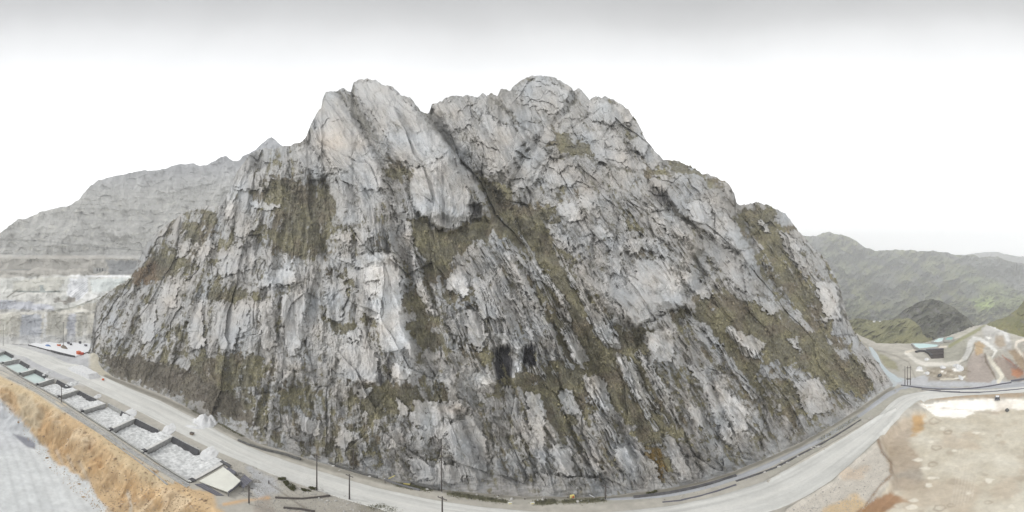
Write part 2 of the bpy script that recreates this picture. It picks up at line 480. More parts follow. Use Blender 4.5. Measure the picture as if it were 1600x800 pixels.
for pts, v, s in [   # clean slabs
    ([(485, 190), (510, 150), (540, 160), (580, 230), (600, 270), (590, 330), (540, 350), (500, 280)], -.22, 10),
    ([(555, 135), (620, 145), (665, 185), (720, 250), (740, 300), (700, 290), (650, 280), (620, 250), (580, 190)], -.18, 8),
    ([(645, 268), (700, 250), (728, 285), (745, 335), (715, 352), (690, 360), (670, 342), (650, 330), (640, 300)], -.30, 5),
    ([(570, 397), (612, 398), (630, 440), (640, 500), (640, 545), (608, 548), (592, 515), (575, 470), (560, 425)], -.34, 6),
    ([(530, 545), (560, 530), (592, 545), (595, 595), (550, 600), (532, 570)], -.20, 6),
    ([(430, 400), (470, 405), (465, 445), (420, 440)], -.2, 8), ([(375, 375), (385, 410), (365, 430), (350, 420)], -.2, 6),
    ([(245, 445), (290, 440), (278, 500), (252, 490)], -.2, 7), ([(340, 475), (385, 480), (370, 550), (345, 540)], -.2, 8),
    ([(710, 420), (735, 440), (730, 465), (700, 455)], -.35, 4),
    ([(930, 440), (1030, 410), (1062, 430), (1076, 480), (1030, 490), (995, 514), (965, 480)], -.25, 8),
    ([(1085, 290), (1135, 290), (1170, 380), (1190, 440), (1150, 450), (1110, 380)], -.18, 8),
    ([(880, 330), (930, 300), (1000, 400), (960, 440), (900, 380)], -.12, 8),
    ([(680, 180), (800, 160), (830, 260), (790, 290), (740, 270), (700, 210)], -.12, 8),
    ([(820, 140), (880, 130), (960, 190), (1000, 260), (940, 280), (880, 210), (820, 180)], -.12, 10),
    ([(690, 640), (735, 640), (760, 700), (755, 755), (700, 745), (680, 700)], -.15, 8),
    ([(955, 695), (1000, 690), (1030, 740), (1030, 765), (970, 765)], -.25, 6),
    ([(790, 290), (850, 250), (830, 310), (810, 320)], -.15, 6),
    ([(1100, 590), (1140, 590), (1185, 700), (1150, 700), (1110, 640)], -.12, 6),
    ([(1270, 500), (1280, 440), (1310, 445), (1322, 520)], -.12, 6),
]: veg.poly(pts, v, s)
# narrow bare ribs of steeply dipping beds that cross the turf
ribs = Field(0.0)
for pts, w in [
    ([(748, 385), (800, 470), (850, 560), (872, 590)], 3), ([(770, 380), (815, 450), (862, 560)], 3), ([(782, 385), (830, 460), (880, 560), (893, 575)], 3),
    ([(790, 375), (830, 425), (870, 480), (905, 545)], 3.5), ([(812, 365), (850, 430), (890, 480)], 2.5), ([(855, 430), (875, 465), (892, 500)], 2),
    ([(903, 440), (925, 500), (945, 535), (965, 540)], 5), ([(922, 455), (948, 500), (968, 535)], 2), ([(880, 515), (900, 560), (915, 575)], 3),
    ([(965, 555), (990, 610), (1025, 670)], 4), ([(985, 560), (1010, 610), (1040, 660)], 2.5), ([(998, 552), (1020, 590), (1035, 620), (1060, 660)], 5),
    ([(930, 590), (945, 640), (965, 690)], 4), ([(915, 590), (940, 660), (955, 680)], 3), ([(865, 380), (885, 420), (900, 450)], 2),
    ([(640, 400), (655, 440), (680, 490)], 3.5), ([(622, 345), (640, 372), (660, 430)], 3), ([(602, 310), (625, 350), (642, 372)], 5),
    ([(905, 385), (930, 430), (975, 500)], 5), ([(1140, 515), (1165, 550), (1185, 555)], 6), ([(1100, 510), (1135, 560), (1180, 620)], 4),
    ([(700, 480), (740, 560), (770, 600)], 3), ([(755, 450), (790, 520), (835, 580)], 5), ([(772, 470), (800, 520), (850, 590)], 4),
]: ribs.line(pts, w * .85, 1.0, 3, 'max')
dark = Field(0.0)    # water-stained and darker rock, plus shade of the overhang
for pts, v, s in [
    ([(400, 690), (700, 700), (1000, 720), (1300, 620), (1400, 600), (1300, 700), (1000, 800), (700, 790), (500, 745)], .10, 25),
    ([(770, 548), (795, 538), (800, 570), (798, 600), (778, 605), (770, 575)], .0, 3),
    ([(815, 545), (835, 540), (836, 572), (818, 582)], .0, 3),
    ([(1060, 690), (1110, 680), (1130, 730), (1080, 740)], .3, 10),
    ([(1015, 650), (1110, 690), (1100, 740), (1040, 720)], .15, 10),
    ([(1012, 290), (1040, 300), (1060, 330), (1050, 335), (1020, 312)], .5, 4),  # shade under the overhang, put into the rock tone
    ([(690, 250), (715, 252), (730, 300), (700, 300)], .35, 8),
    ([(590, 560), (612, 548), (612, 598), (590, 600)], .3, 4),
    ([(685, 595), (820, 620), (820, 780), (760, 780), (740, 700)], .12, 15),
    ([(1150, 400), (1200, 430), (1195, 470), (1160, 455)], .25, 8),
    ([(510, 460), (560, 460), (555, 510), (515, 500)], .2, 8),
    ([(820, 700), (960, 710), (960, 780), (800, 780)], .06, 15),
    ([(1180, 620), (1380, 600), (1300, 680), (1180, 700)], .14, 12),
]: dark.poly(pts, v, s)
pale = Field(0.0)
for pts, v, s in [
    ([(575, 400), (612, 400), (632, 460), (640, 545), (605, 548), (592, 515), (565, 430)], .25, 6),
    ([(490, 200), (520, 180), (545, 260), (520, 300), (495, 240)], .15, 12),
    ([(700, 430), (738, 440), (730, 465), (705, 455)], .3, 4),
    ([(845, 575), (882, 572), (882, 583), (850, 585)], .45, 3), ([(742, 588), (775, 580), (770, 605), (750, 608)], .3, 5),
    ([(801, 545), (814, 540), (814, 590), (800, 595)], .55, 3), ([(615, 570), (650, 575), (640, 600), (615, 598)], .25, 5),
    ([(440, 395), (470, 410), (460, 440), (425, 440)], .2, 8), ([(350, 300), (372, 280), (368, 330), (352, 340)], .2, 6),
    ([(205, 440), (300, 320), (420, 260), (560, 300), (660, 560), (560, 620), (400, 600)], .06, 30),
    ([(1035, 430), (1060, 430), (1072, 480), (1040, 470)], .15, 8), ([(1115, 595), (1140, 595), (1170, 670), (1150, 690)], .15, 6),
    ([(1275, 500), (1285, 440), (1308, 445), (1315, 500)], .18, 5), ([(640, 200), (690, 220), (710, 260), (650, 260)], .10, 10),
    ([(1150, 620), (1180, 640), (1188, 700), (1165, 690)], .12, 6), ([(1165, 720), (1150, 725), (1145, 700)], .3, 4),
]: pale.poly(pts, v, s)
# depth (metres) added along the view beyond the plain rock slope: large forms
dep = Field(0.0)
for pts, v, s in [
    ([(668, 100), (668, 178), (690, 212), (712, 240), (742, 285), (768, 335), (800, 380), (850, 400), (960, 460), (1080, 470), (1160, 400), (1300, 300), (1300, 80)], 16, 6),
    ([(880, 330), (930, 300), (1040, 290), (1100, 340), (1080, 480), (1000, 520), (950, 490), (905, 420)], -12, 14),
    ([(780, 100), (790, 160), (850, 200), (900, 230), (1010, 270), (1100, 270), (1100, 100)], 14, 16),
    ([(1036, 200), (1036, 262), (1070, 268), (1100, 285), (1130, 300), (1200, 200)], 30, 5),
    ([(1147, 250), (1148, 330), (1172, 385), (1200, 440), (1245, 500), (1300, 545), (1400, 560), (1400, 250)], 34, 8),
    ([(1004, 520), (1040, 490), (1085, 490), (1140, 555), (1185, 620), (1190, 710), (1120, 740), (1060, 690), (1020, 600)], -9, 14),
    ([(485, 190), (520, 130), (600, 240), (620, 330), (600, 400), (520, 390), (500, 300)], -7, 16),
    ([(640, 265), (700, 245), (735, 290), (748, 340), (700, 365), (660, 340)], -5, 4),
    ([(395, 290), (530, 280), (530, 400), (470, 420), (390, 390)], 6, 12),
    ([(560, 390), (615, 395), (650, 550), (640, 620), (530, 600), (540, 480)], -5, 12),
    ([(640, 340), (780, 340), (740, 390), (700, 450), (665, 440)], 5, 8),
    ([(620, 445), (650, 440), (700, 550), (660, 560), (630, 520)], 3.5, 7),
    ([(290, 440), (420, 400), (440, 600), (300, 640), (220, 560)], -4, 20),
    ([(850, 340), (900, 440), (1000, 520), (1000, 560), (900, 470), (840, 400)], 5, 9),
    ([(700, 470), (760, 440), (850, 560), (850, 590), (770, 610), (720, 560)], -5, 9),
    ([(385, 200), (460, 200), (470, 240), (400, 270)], 20, 6),
    ([(768, 545), (800, 535), (802, 600), (772, 608)], 3, 3), ([(814, 542), (838, 538), (838, 575), (816, 585)], 3, 3),
    ([(733, 320), (742, 315), (751, 321), (752, 345), (735, 348)], 10, 2), ([(1012, 290), (1040, 300), (1062, 335), (1045, 335), (1018, 312)], 4, 3),
    ([(1190, 560), (1340, 620), (1290, 690), (1200, 700)], -5, 20),
]: dep.poly(pts, v, s)
for pts, w, v, s in [   # gullies, chutes and big cracks
    ([(668, 182), (700, 222), (738, 270), (792, 335), (850, 430), (905, 520), (950, 590)], 6, 7, 16), ([(1040, 490), (1090, 500), (1150, 560), (1190, 620)], 5, 5, 14), ([(620, 345), (640, 430), (660, 500), (700, 580)], 5, 4, 12),
    ([(1150, 330), (1180, 400), (1210, 460), (1260, 520)], 5, 6, 14), ([(845, 215), (820, 250), (800, 290)], 3, 5, 8), ([(1010, 290), (1060, 340), (1120, 390), (1160, 420)], 3, 4, 9), ([(400, 300), (480, 330), (520, 400)], 4, 4, 14),
    ([(524, 140), (545, 170), (566, 205), (590, 245), (612, 290)], 2.5, 3.2, 4), ([(548, 148), (580, 190), (610, 235), (640, 272)], 1.5, 2.0, 4),
    ([(536, 145), (556, 178), (582, 222), (618, 270)], 1.2, 1.6, 3),
    ([(672, 177), (705, 222), (740, 270), (790, 320)], 3, 4, 6), ([(820, 320), (850, 280), (870, 250), (855, 210), (800, 175)], 3, 3, 7),
    ([(822, 222), (800, 262), (780, 285)], 2, 3, 4), ([(990, 250), (1010, 320), (1060, 380), (1120, 450)], 2.5, 3.0, 6),
    ([(960, 300), (1000, 350), (1060, 400), (1075, 470)], 2, 3, 5), ([(930, 330), (925, 400), (960, 440)], 1.5, 2, 4),
    ([(770, 290), (850, 430), (905, 540), (960, 640), (1010, 740)], 3, 3.0, 7), ([(500, 250), (520, 340), (500, 420), (480, 520), (500, 600)], 3, 3, 7),
    ([(350, 320), (330, 420), (290, 520), (270, 570)], 3, 2.5, 6), ([(650, 520), (690, 600), (740, 680), (770, 760)], 3, 3, 7),
    ([(600, 330), (650, 440), (700, 540), (760, 640)], 2, 2.5, 5), ([(560, 600), (570, 680), (550, 730)], 3, 2, 6),
    ([(1190, 450), (1230, 520), (1260, 600), (1230, 690)], 3, 2.5, 6), ([(420, 260), (450, 330), (430, 430)], 2, 2, 5),
    ([(400, 420), (430, 500), (420, 600), (400, 660)], 3, 2.5, 7), ([(900, 140), (880, 180), (850, 200)], 2, 3, 5),
    ([(1060, 500), (1100, 560), (1130, 640), (1110, 720)], 2, 2, 5), ([(750, 300), (820, 420), (880, 540)], 2, 2, 4),
]: dep.line(pts, w, v, s)

cleanf = sstep(.00, .40, .28 - veg.get(PXf + wx * .6, PYf + wy * .6) + fbm(PXf / 34, PYf / 34, 4, 25) * .38)   # smooth slabs
# traced joints and overgrown seams of the face, and one arc of dome shading
seam = Field(0.0)
SEAMS = [
 ([(527,141),(545,165),(560,187),(575,215),(590,250),(603,283),(613,303)],2.6,1),([(538,140),(560,175),(580,210),(600,245),(616,272)],1.3,.9),([(548,148),(570,185),(592,225),(615,255),(640,273)],1.0,.9),
 ([(672,186),(690,210),(710,238),(728,262)],2.2,.9),([(764,150),(800,180),(825,214),(834,236),(815,262),(800,290)],1.4,.9),([(800,290),(770,277),(742,268)],1.5,.8),
 ([(846,214),(822,240),(806,268),(797,290),(815,322)],1.6,1),([(862,236),(842,260),(826,290),(818,318)],1.3,.8),([(905,145),(888,172),(872,202)],1.6,.9),([(830,138),(850,142),(878,152),(890,164)],1.0,.8),  # last arc carries the dome's shading as joint colour
 ([(883,204),(905,192),(938,170)],1.2,.8),([(1004,240),(965,237),(930,226),(893,214)],1.2,.8),([(868,252),(900,240),(950,260),(1012,272)],1.6,.8),([(1012,285),(1035,305),(1060,335),(1110,370),(1162,402)],1.8,1),
 ([(985,305),(1010,325),(1040,360),(1090,392),(1142,442)],2.0,1),([(950,300),(980,332),(1002,365),(1020,400)],1.3,.8),([(1096,282),(1108,322),(1118,350)],1.0,.7),([(1045,380),(1050,420),(1066,460),(1074,486)],1.6,1),
 ([(930,372),(927,430),(942,452)],1.2,.8),([(948,365),(958,400),(954,440)],1.0,.7),([(503,262),(516,276),(541,268)],1.2,.8),([(478,222),(490,258),(503,288)],1.4,.8),([(430,230),(445,268),(462,292)],1.3,.8),
 ([(400,260),(420,282),(462,302),(500,300)],1.2,.7),([(640,262),(639,300),(650,332),(668,348),(692,362)],1.5,1),([(735,290),(752,322),(764,350)],1.3,.9),([(600,300),(622,342),(645,378),(662,432),(692,502),(722,542)],1.6,.9),
 ([(565,398),(590,393),(620,396)],1.2,.9),([(570,416),(605,413)],.9,.8),([(512,478),(530,456),(556,449)],1.2,.8),([(700,500),(718,486),(738,480)],1.3,.8),([(740,470),(752,505),(762,542)],1.0,.8),
 ([(505,270),(512,320),(530,345),(545,385)],1.2,.7),([(562,210),(548,250),(560,290),(555,330)],.9,.6),([(610,160),(640,200),(670,260),(690,250)],.8,.5),([(590,165),(620,215),(650,258)],.8,.5),
 ([(355,302),(352,340),(368,372),(345,420),(320,470)],1.4,.8),([(300,335),(285,380),(272,430),(262,470)],1.2,.7),([(330,335),(318,372),(300,420)],1.1,.7),([(250,370),(240,410),(215,450),(185,500)],1.6,.8),
 ([(205,440),(190,480),(175,520)],1.3,.8),([(420,300),(400,340),(385,380),(392,420)],1.2,.7),([(380,372),(388,412),(383,440)],1.0,.8),([(440,400),(420,440),(415,480),(430,540)],1.2,.7),
 ([(470,400),(490,440),(480,490),(470,560)],1.2,.7),([(540,380),(520,420),(512,480),(505,540),(520,600)],1.6,.8),([(590,550),(600,600),(610,660)],1.2,.7),([(530,545),(525,590),(535,650)],1.2,.7),
 ([(380,560),(350,620),(330,640)],1.1,.6),([(430,560),(415,620),(420,680)],1.2,.7),([(480,600),(495,660),(480,715)],1.3,.7),([(560,640),(552,700),(560,735)],1.2,.7),([(612,650),(625,700),(640,755)],1.2,.7),
 ([(660,560),(690,620),(722,655),(745,720)],1.6,.8),([(735,640),(712,660),(690,655)],1.2,.8),([(760,640),(772,700),(765,760)],1.2,.7),([(820,640),(840,690),(835,760)],1.2,.7),([(880,640),(905,700),(940,760)],1.5,.8),
 ([(960,640),(985,700),(1010,770)],1.4,.7),([(1060,640),(1075,690),(1100,745)],1.4,.8),([(1110,600),(1130,650),(1150,725)],1.3,.8),([(1005,520),(1010,560),(1035,620),(1060,660)],1.6,.9),
 ([(1085,500),(1110,530),(1150,590),(1185,640)],1.3,.8),([(1190,600),(1195,650),(1190,700)],1.3,.8),([(1230,560),(1225,610),(1245,670)],1.2,.7),([(1210,500),(1205,545),(1190,580)],1.2,.7),
 ([(1150,322),(1160,350),(1180,390),(1200,440)],1.8,.9),([(1240,380),(1250,430),(1270,480),(1290,520)],1.4,.8),([(1292,420),(1300,470),(1315,520)],1.2,.7),([(1168,420),(1180,450),(1210,480)],1.3,.8),
 ([(1130,300),(1128,340),(1140,380)],.9,.6),([(905,385),(930,430),(958,470),(992,515)],1.8,1),([(992,515),(1030,492),(1078,478)],1.6,1),([(860,340),(890,390),(925,470)],1.2,.7),
 ([(700,160),(712,200),(740,225),(735,260)],1.0,.7),([(745,152),(755,200),(775,230),(770,270)],1.0,.7),([(960,160),(955,200),(985,225)],1.0,.7),([(975,180),(985,215),(1020,240)],1.0,.7),([(815,145),(840,170),(870,178)],.8,.6),
]
for pts, w, v in SEAMS: seam.line(pts, w * .7, v, 3.4, 'max')
SLABS = [
[(350,302),(367,305),(365,337),(357,345),(350,330)],[(367,357),(390,350),(410,347),(382,370),(367,377)],[(362,382),(380,377),(375,400),(382,422),(345,432),(340,412)],[(385,387),(400,390),(397,420),(385,422)],
[(415,425),(445,420),(462,425),(462,442),(425,447),(400,450)],[(310,395),(330,367),(335,382),(315,412)],[(275,385),(300,375),(290,400),(275,405)],[(250,445),(282,442),(272,485),(257,475)],
[(332,475),(362,472),(372,490),(368,550),(345,545),(335,510)],[(370,475),(390,472),(388,500),(380,530),(372,500)],[(390,312),(440,322),(420,330),(390,322)],[(505,435),(540,435),(535,500),(512,500)],
[(525,400),(550,397),(552,417),(532,407)],[(555,400),(610,395),(625,420),(628,475),(607,485),(590,455),(595,435),(572,440),(570,420),(555,417)],[(557,480),(590,458),(625,460),(630,500),(632,540),(605,545),(600,520),(590,500),(575,495)],
[(522,370),(547,360),(550,387),(540,382)],[(552,355),(585,367),(560,387)],[(612,317),(630,322),(645,367),(640,372),(627,360)],[(635,390),(650,405),(662,430),(650,418)],[(622,410),(637,435),(640,447),(632,445)],
[(645,427),(660,435),(680,497),(662,475),(650,450)],[(697,435),(722,425),(732,440),(732,460),(720,465),(700,452)],[(740,430),(765,440),(782,485),(797,497),(750,497),(742,462)],
[(785,390),(797,400),(855,492),(832,475),(810,435),(790,412)],[(812,390),(827,400),(890,475),(870,460),(832,425)],[(855,345),(875,357),(897,395),(885,390),(862,365)],
[(525,542),(550,535),(587,550),(587,597),(545,595),(527,560)],[(625,515),(640,517),(650,562),(642,560),(625,525)],[(587,495),(620,500),(640,525),(625,550),(595,547),(592,515)],[(540,522),(560,512),(565,535),(545,532)],
[(612,567),(647,580),(632,595),(612,590)],[(730,480),(750,490),(762,525),(750,550),(730,532)],[(775,520),(810,525),(825,535),(810,550),(785,535)],[(680,585),(700,592),(722,620),(707,615)],
[(750,580),(775,590),(762,605),(747,595)],[(647,625),(725,630),(705,660),(690,690),(650,660)],[(797,455),(812,470),(838,535),(828,530)],
[(935,450),(1067,450),(1076,478),(1035,487),(992,512),(970,492),(950,462)],[(902,450),(912,455),(970,537),(945,537),(917,487)],[(1082,502),(1102,505),(1132,542),(1120,540)],[(1010,520),(1055,515),(1050,565),(1025,562),(1010,542)],
[(1072,572),(1095,575),(1137,647),(1115,630),(1095,597)],[(1112,597),(1150,620),(1170,647),(1137,647)],[(997,550),(1010,560),(1032,590),(1065,645),(1040,615),(1012,590)],[(962,555),(980,557),(1025,647),(990,615),(970,582)],
[(877,512),(900,525),(922,562),(902,572),(887,545)],[(910,587),(942,587),(960,647),(937,637),(920,610)],[(872,610),(892,610),(910,647),(882,647)],[(1137,510),(1197,535),(1185,557),(1150,532)],
[(1227,530),(1247,527),(1250,550)],[(1185,465),(1210,472),(1210,492),(1192,485)],[(872,317),(900,317),(915,340),(890,350),(872,332)],[(902,302),(925,315),(935,332),(932,342),(910,322)],
[(917,350),(960,362),(957,372),(930,377)],[(955,377),(972,387),(970,430),(950,425)],[(980,372),(1025,375),(1047,405),(1025,397),(1005,387),(985,400)],[(992,405),(1045,407),(1070,455),(1060,452),(970,450),(995,437)],
[(1005,322),(1040,332),(1075,370),(1057,372),(1025,347)],[(1072,315),(1110,315),(1115,367),(1090,357)],[(1115,327),(1150,350),(1172,387),(1150,395),(1120,377)],[(1057,420),(1080,425),(1115,460),(1100,470),(1075,445)],
[(1135,400),(1150,407),(1185,440),(1185,462),(1145,450)],[(640,645),(665,625),(690,630),(690,675),(640,662)],[(697,667),(735,647),(760,690),(760,750),(725,745),(700,700)],[(612,670),(630,670),(627,700),(610,700)],
[(537,667),(562,682),(540,700),(520,695)],[(465,652),(500,657),(500,682),(470,675)],[(560,605),(580,607),(575,620),(560,617)],[(650,667),(680,680),(665,695)],[(635,715),(675,720),(722,730),(722,757),(650,747)],
[(820,610),(845,617),(852,640),(850,725),(840,720),(825,650)],[(937,622),(955,627),(965,655),(947,647)],[(922,642),(935,645),(975,687),(960,690)],[(960,700),(985,695),(1025,725),(1037,770),(1000,762),(965,720)],
[(1032,680),(1052,682),(1085,750),(1065,750),(1045,710)],[(1072,625),(1090,637),(1102,672),(1082,657)],[(1097,600),(1125,615),(1147,695),(1135,695),(1112,645)],[(1135,625),(1160,632),(1170,670),(1150,677)],[(910,707),(950,740),(925,742)],
[(510,147),(535,155),(557,195),(585,240),(600,275),(580,290),(555,260),(520,262),(505,235),(490,215),(497,175)],[(557,130),(590,127),(620,145),(660,180),(705,230),(675,255),(645,260),(625,250),(585,182),(555,145)],
[(460,225),(490,230),(510,275),(470,260)],[(380,265),(395,275),(412,297),(365,297)],[(550,240),(582,240),(605,295),(562,297),(525,275)],[(675,165),(732,150),(737,195),(705,205),(680,190)],[(737,152),(760,150),(760,172),(745,180)],
[(757,175),(800,200),(822,217),(805,255),(770,272),(750,250),(747,212)],[(832,220),(862,242),(830,292),(797,297),(810,260)],[(867,245),(900,260),(907,285),(860,297),(847,275)],[(805,145),(840,120),(890,142),(885,165),(865,180),(815,160)],
[(920,155),(975,167),(997,192),(962,195),(920,185)],[(907,205),(975,217),(980,260),(932,240)],[(982,220),(1005,212),(1035,250),(1020,262)],[(645,268),(700,250),(728,285),(740,335),(715,352),(690,360),(670,342),(650,330),(640,300)],
[(1275,440),(1308,445),(1316,500),(1290,500)],[(1215,360),(1240,370),(1262,420),(1240,410)],[(1180,340),(1200,350),(1205,370)],[(1240,600),(1280,590),(1300,640),(1260,650)],[(440,460),(475,455),(480,520),(455,560),(440,520)],
[(405,480),(425,470),(432,540),(410,550)],[(290,480),(315,470),(320,540),(300,550)],[(220,480),(245,470),(240,530),(220,540)],[(620,620),(640,640),(625,660)],[(575,540),(590,560),(590,600)],[(860,690),(890,700),(900,745),(870,740)],
]
slF = Field(0.0); slT = Field(0.0); rsl = random.Random(3)
for pts in SLABS:
    slF.poly(pts, 1.0, 2.6, 'max'); slT.poly(pts, rsl.uniform(-.5, 1.0), 2.6)
jx = fbm(PXf / 8, PYf / 8, 4, 27) * 6; jy = fbm(PXf / 8, PYf / 8, 4, 28) * 6
slab = sstep(.34, .60, slF.get(PXf + jx, PYf + jy) + fbm(U / 4, V / 16, 3, 29) * .28); slabT = slT.get(PXf + jx, PYf + jy)
cleanf = np.maximum(cleanf * .72, slab)
# --- vegetation mask
jag = fbm(PXf / 22, PYf / 22, 4, 21) * 22
vp = veg.get(PXf + jag + fbm(U / 5, V / 14, 3, 22) * 6, PYf + fbm(PXf / 9, PYf / 9, 3, 24) * 8)
vp = vp + fbm(PXf / 75, PYf / 75, 2, 26) * .07
n_str = fbm(U / 6.5, V / 34, 4, 30, gain=.6)               # streaks along the beds
n_iso = fbm(PXf / 13, PYf / 13, 5, 31, gain=.62)
n_band = fbm(U / 15, V / 130, 4, 32, gain=.55)                # alternation of bare slabs and overgrown joints
vegm = sstep(0.42, 0.58, vp + n_str * .26 + n_iso * .30 + n_band * .22)
rb = ribs.get(PXf + fbm(PXf / 12, PYf / 12, 2, 35) * 4, PYf)
strand = sstep(-.25, .30, fbm(U / 2.8, V / 90, 4, 37) + n_iso * .25)
rb = sstep(.32, .62, rb * (.45 + .85 * strand) + n_iso * .22 + fbm(U / 3, V / 16, 3, 36) * .35)
vegm = vegm * (1 - rb * .95) * (1 - slab * .85)
vp = vp - slab * .12 + (1 - slab) * .03
vegb = sstep(.35, .6, vp)

# --- distance
sA, cA, tE = px2d(PXf, PYf)
dtoe = CAM_H / -np.tan(np.radians((HZ - toe) * DPP))
yt = dtoe * np.cos(np.radians((mpx - 800) * DPP))
ytf = np.repeat(yt[None, :], NR, 0).ravel()
T = 1.62
D0 = (CAM_H + T * ytf) / (T * cA - tE)
tfull = np.repeat(tt[:, None], NC, 1).ravel()
pxh = (np.repeat((toe - sk)[None, :], NR, 0).ravel())
edge = sstep(0, 30, tfull * pxh)                                   # no relief right at the foot
topf = sstep(0, 30, (1 - tfull) * pxh) * .3 + .7
wob = fbm(PXf / 18, PYf / 18, 3, 41) * 5
depth = dep.get(PXf + wob, PYf + wy * .5)
scale = np.clip(D0 / 150, .46, 1.6)
f1h, f1c, f1r = facets(U / 62, V / 120, 51)
ribz = Field(0.0).poly([(720, 300), (900, 300), (1080, 640), (960, 730), (720, 580)], .9, 30).poly([(1000, 300), (1180, 380), (1380, 600), (1200, 700), (1080, 560)], .6, 30).get(PXf, PYf)
f2h, f2c, f2r = facets((U + fbm(PXf / 30, PYf / 30, 2, 43) * 8) / 19, (V + fbm(PXf / 30, PYf / 30, 2, 44) * 12) / 66, 52)
f3h, f3c, f3r = facets((U + n_iso * 4) / 7.5, V / 23, 53)
f4h, f4c, f4r = facets((PXf * .8 + PYf * .5) / 9 + n_str, (PYf * .8 - PXf * .5) / 9, 54)
zu = sstep(360, 250, PYf + n_iso * 30)
f5h, f5c, f5r = facets((PXf + PYf * .35 + fbm(PXf / 30, PYf / 30, 3, 45) * 10) / 34, (PYf - PXf * .3 + fbm(PXf / 30, PYf / 30, 3, 46) * 10) / 30, 55)
lo = fbm(U / 90, V / 200, 4, 61)
rg = ridged(U / 34, V / 120, 4, 62)
rf = ridged(U / 9, V / 34, 3, 63)
bare = (1 - vegm * .72) * (1.08 - .74 * cleanf)
bl = U / 40 + fbm(U / 90, V / 150, 3, 68) * 1.3; bl = bl - np.floor(bl)
rel = lo * 8.0 + (.5 - rg) * 5.0 + f1h * 4.5 + (np.minimum(bl / .86, (1 - bl) / .14) - .5) * 4.2 * sstep(-.4, .3, fbm(PXf / 120, PYf / 120, 2, 65) + (PXf - 620) / 900) * .75 * (.3 + .7 * bare) * (1 - zu * .6) + n_band * 1.5 * (.3 + .7 * bare) + f5h * 2.8 * zu * (1 - .75 * pw)
f2h = f2h * (1 - .5 * ribz)
rel = rel + bare * (f2h * 2.1 + (.5 - rf) * (.65 - .4 * zu) + f3h * .40 * (1 - .4 * zu) + f4h * .22)
cm = sstep(-.25, .35, fbm(PXf / 40, PYf / 40, 3, 67))
rel = rel + bare * (np.clip(.08 - f2c, 0, .08) * 9 * cm * (1 - .6 * ribz) + np.clip(.12 - f3c, 0, .12) * 3.5 * (1 - cm * .6) + np.clip(.05 - f1c, 0, .05) * 14)
bs = U / 15 + fbm(U / 50, V / 90, 3, 68) * 1.6; bs = bs - np.floor(bs)
bf = U / 5.2 + fbm(U / 20, V / 60, 3, 69) * 1.5; bf = bf - np.floor(bf)
bk = sstep(-.2, .4, fbm(PXf / 70, PYf / 70, 2, 70) + np.clip((PXf - 600) / 500, -.3, .3))
sm = seam.get(PXf + fbm(PXf / 9, PYf / 9, 3, 47) * 5, PYf + fbm(PXf / 9, PYf / 9, 3, 48) * 5)
rel = rel + sm * 2.6 + np.clip(.07 - f5c, 0, .07) * 9 * zu * (1 - .8 * pw)
rel = rel + bare * bk * (1 - zu * .7 * (1 - pw)) * ((np.minimum(bs / .85, (1 - bs) / .15) - .5) * (1.3 + 1.7 * ribz + 2.0 * pw) + (np.minimum(bf / .8, (1 - bf) / .2) - .5) * .5)
rel = rel + fbm(PXf / 3.4, PYf / 3.4, 3, 66) * .32 * (bare * .8 + .45) + vegm * 0.7
rel = rel - rb * 1.8 - slab * 2.0
delta = (sstep(0, 8, tfull * pxh) * .55 + .45 * edge) * scale * (rel * topf * .9 + depth)
lim = np.where(tE < -.01, (CAM_H / np.maximum(-tE, .01) - D0) * .72, 1e6) + 1e-3
delta = np.where(delta > 0, lim * np.tanh(delta / lim), delta)
delta = np.where(delta < 0, -np.tanh(-delta / np.clip(pxh * tfull * .22 + .3, .3, 40)) * np.clip(pxh * tfull * .22 + .3, .3, 40), delta)
D = D0 + delta
# keep the face receding upwards so that nothing folds over

MV3 = np.stack([sA * D, cA * D, CAM_H + tE * D], 1)

# --- rock and turf colours
tone = .41 + fbm(PXf / 70, PYf / 70, 3, 71) * .035 + n_str * .02 + n_iso * .025 + (f2r - .5) * .055 + (f3r - .5) * .05 + (f1r - .5) * .03
tone = tone + pale.get(PXf + wob, PYf) * .55 + (cleanf - .4) * .05 + slab * (.0 + slabT * .04)
streak = fbm(PXf / 3.2, PYf / 45, 3, 73)                            # vertical water marks
dk = dark.get(PXf + wob, PYf + streak * 12) * .6
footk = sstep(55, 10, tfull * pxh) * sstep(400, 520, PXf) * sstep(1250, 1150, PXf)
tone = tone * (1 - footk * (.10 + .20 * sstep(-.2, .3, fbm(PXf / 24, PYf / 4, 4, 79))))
tone = tone * (1 - dk * .9) - np.clip(streak - .25, 0, 1) * .10 * (dk > .12) - np.clip(streak - .35, 0, 1) * .07
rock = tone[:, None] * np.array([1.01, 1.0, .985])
hue = fbm(PXf / 50, PYf / 50, 3, 75)[:, None]
rock = rock * (1 + hue * np.array([.06, .0, -.07]))
# warm stain on the left face and salmon streaks
for (x, y, rx, ry, k) in ((520, 215, 24, 40, .15), (575, 600, 14, 6, .5), (600, 210, 30, 40, .08), (920, 280, 20, 30, .15), (300, 410, 40, 30, .15), (720, 640, 40, 8, .3)):
    w_ = (np.exp(-(((PXf - x) / rx) ** 2 + ((PYf - y) / ry) ** 2)) * k)[:, None]
    rock = rock * (1 + w_ * np.array([.25, .02, -.20]))
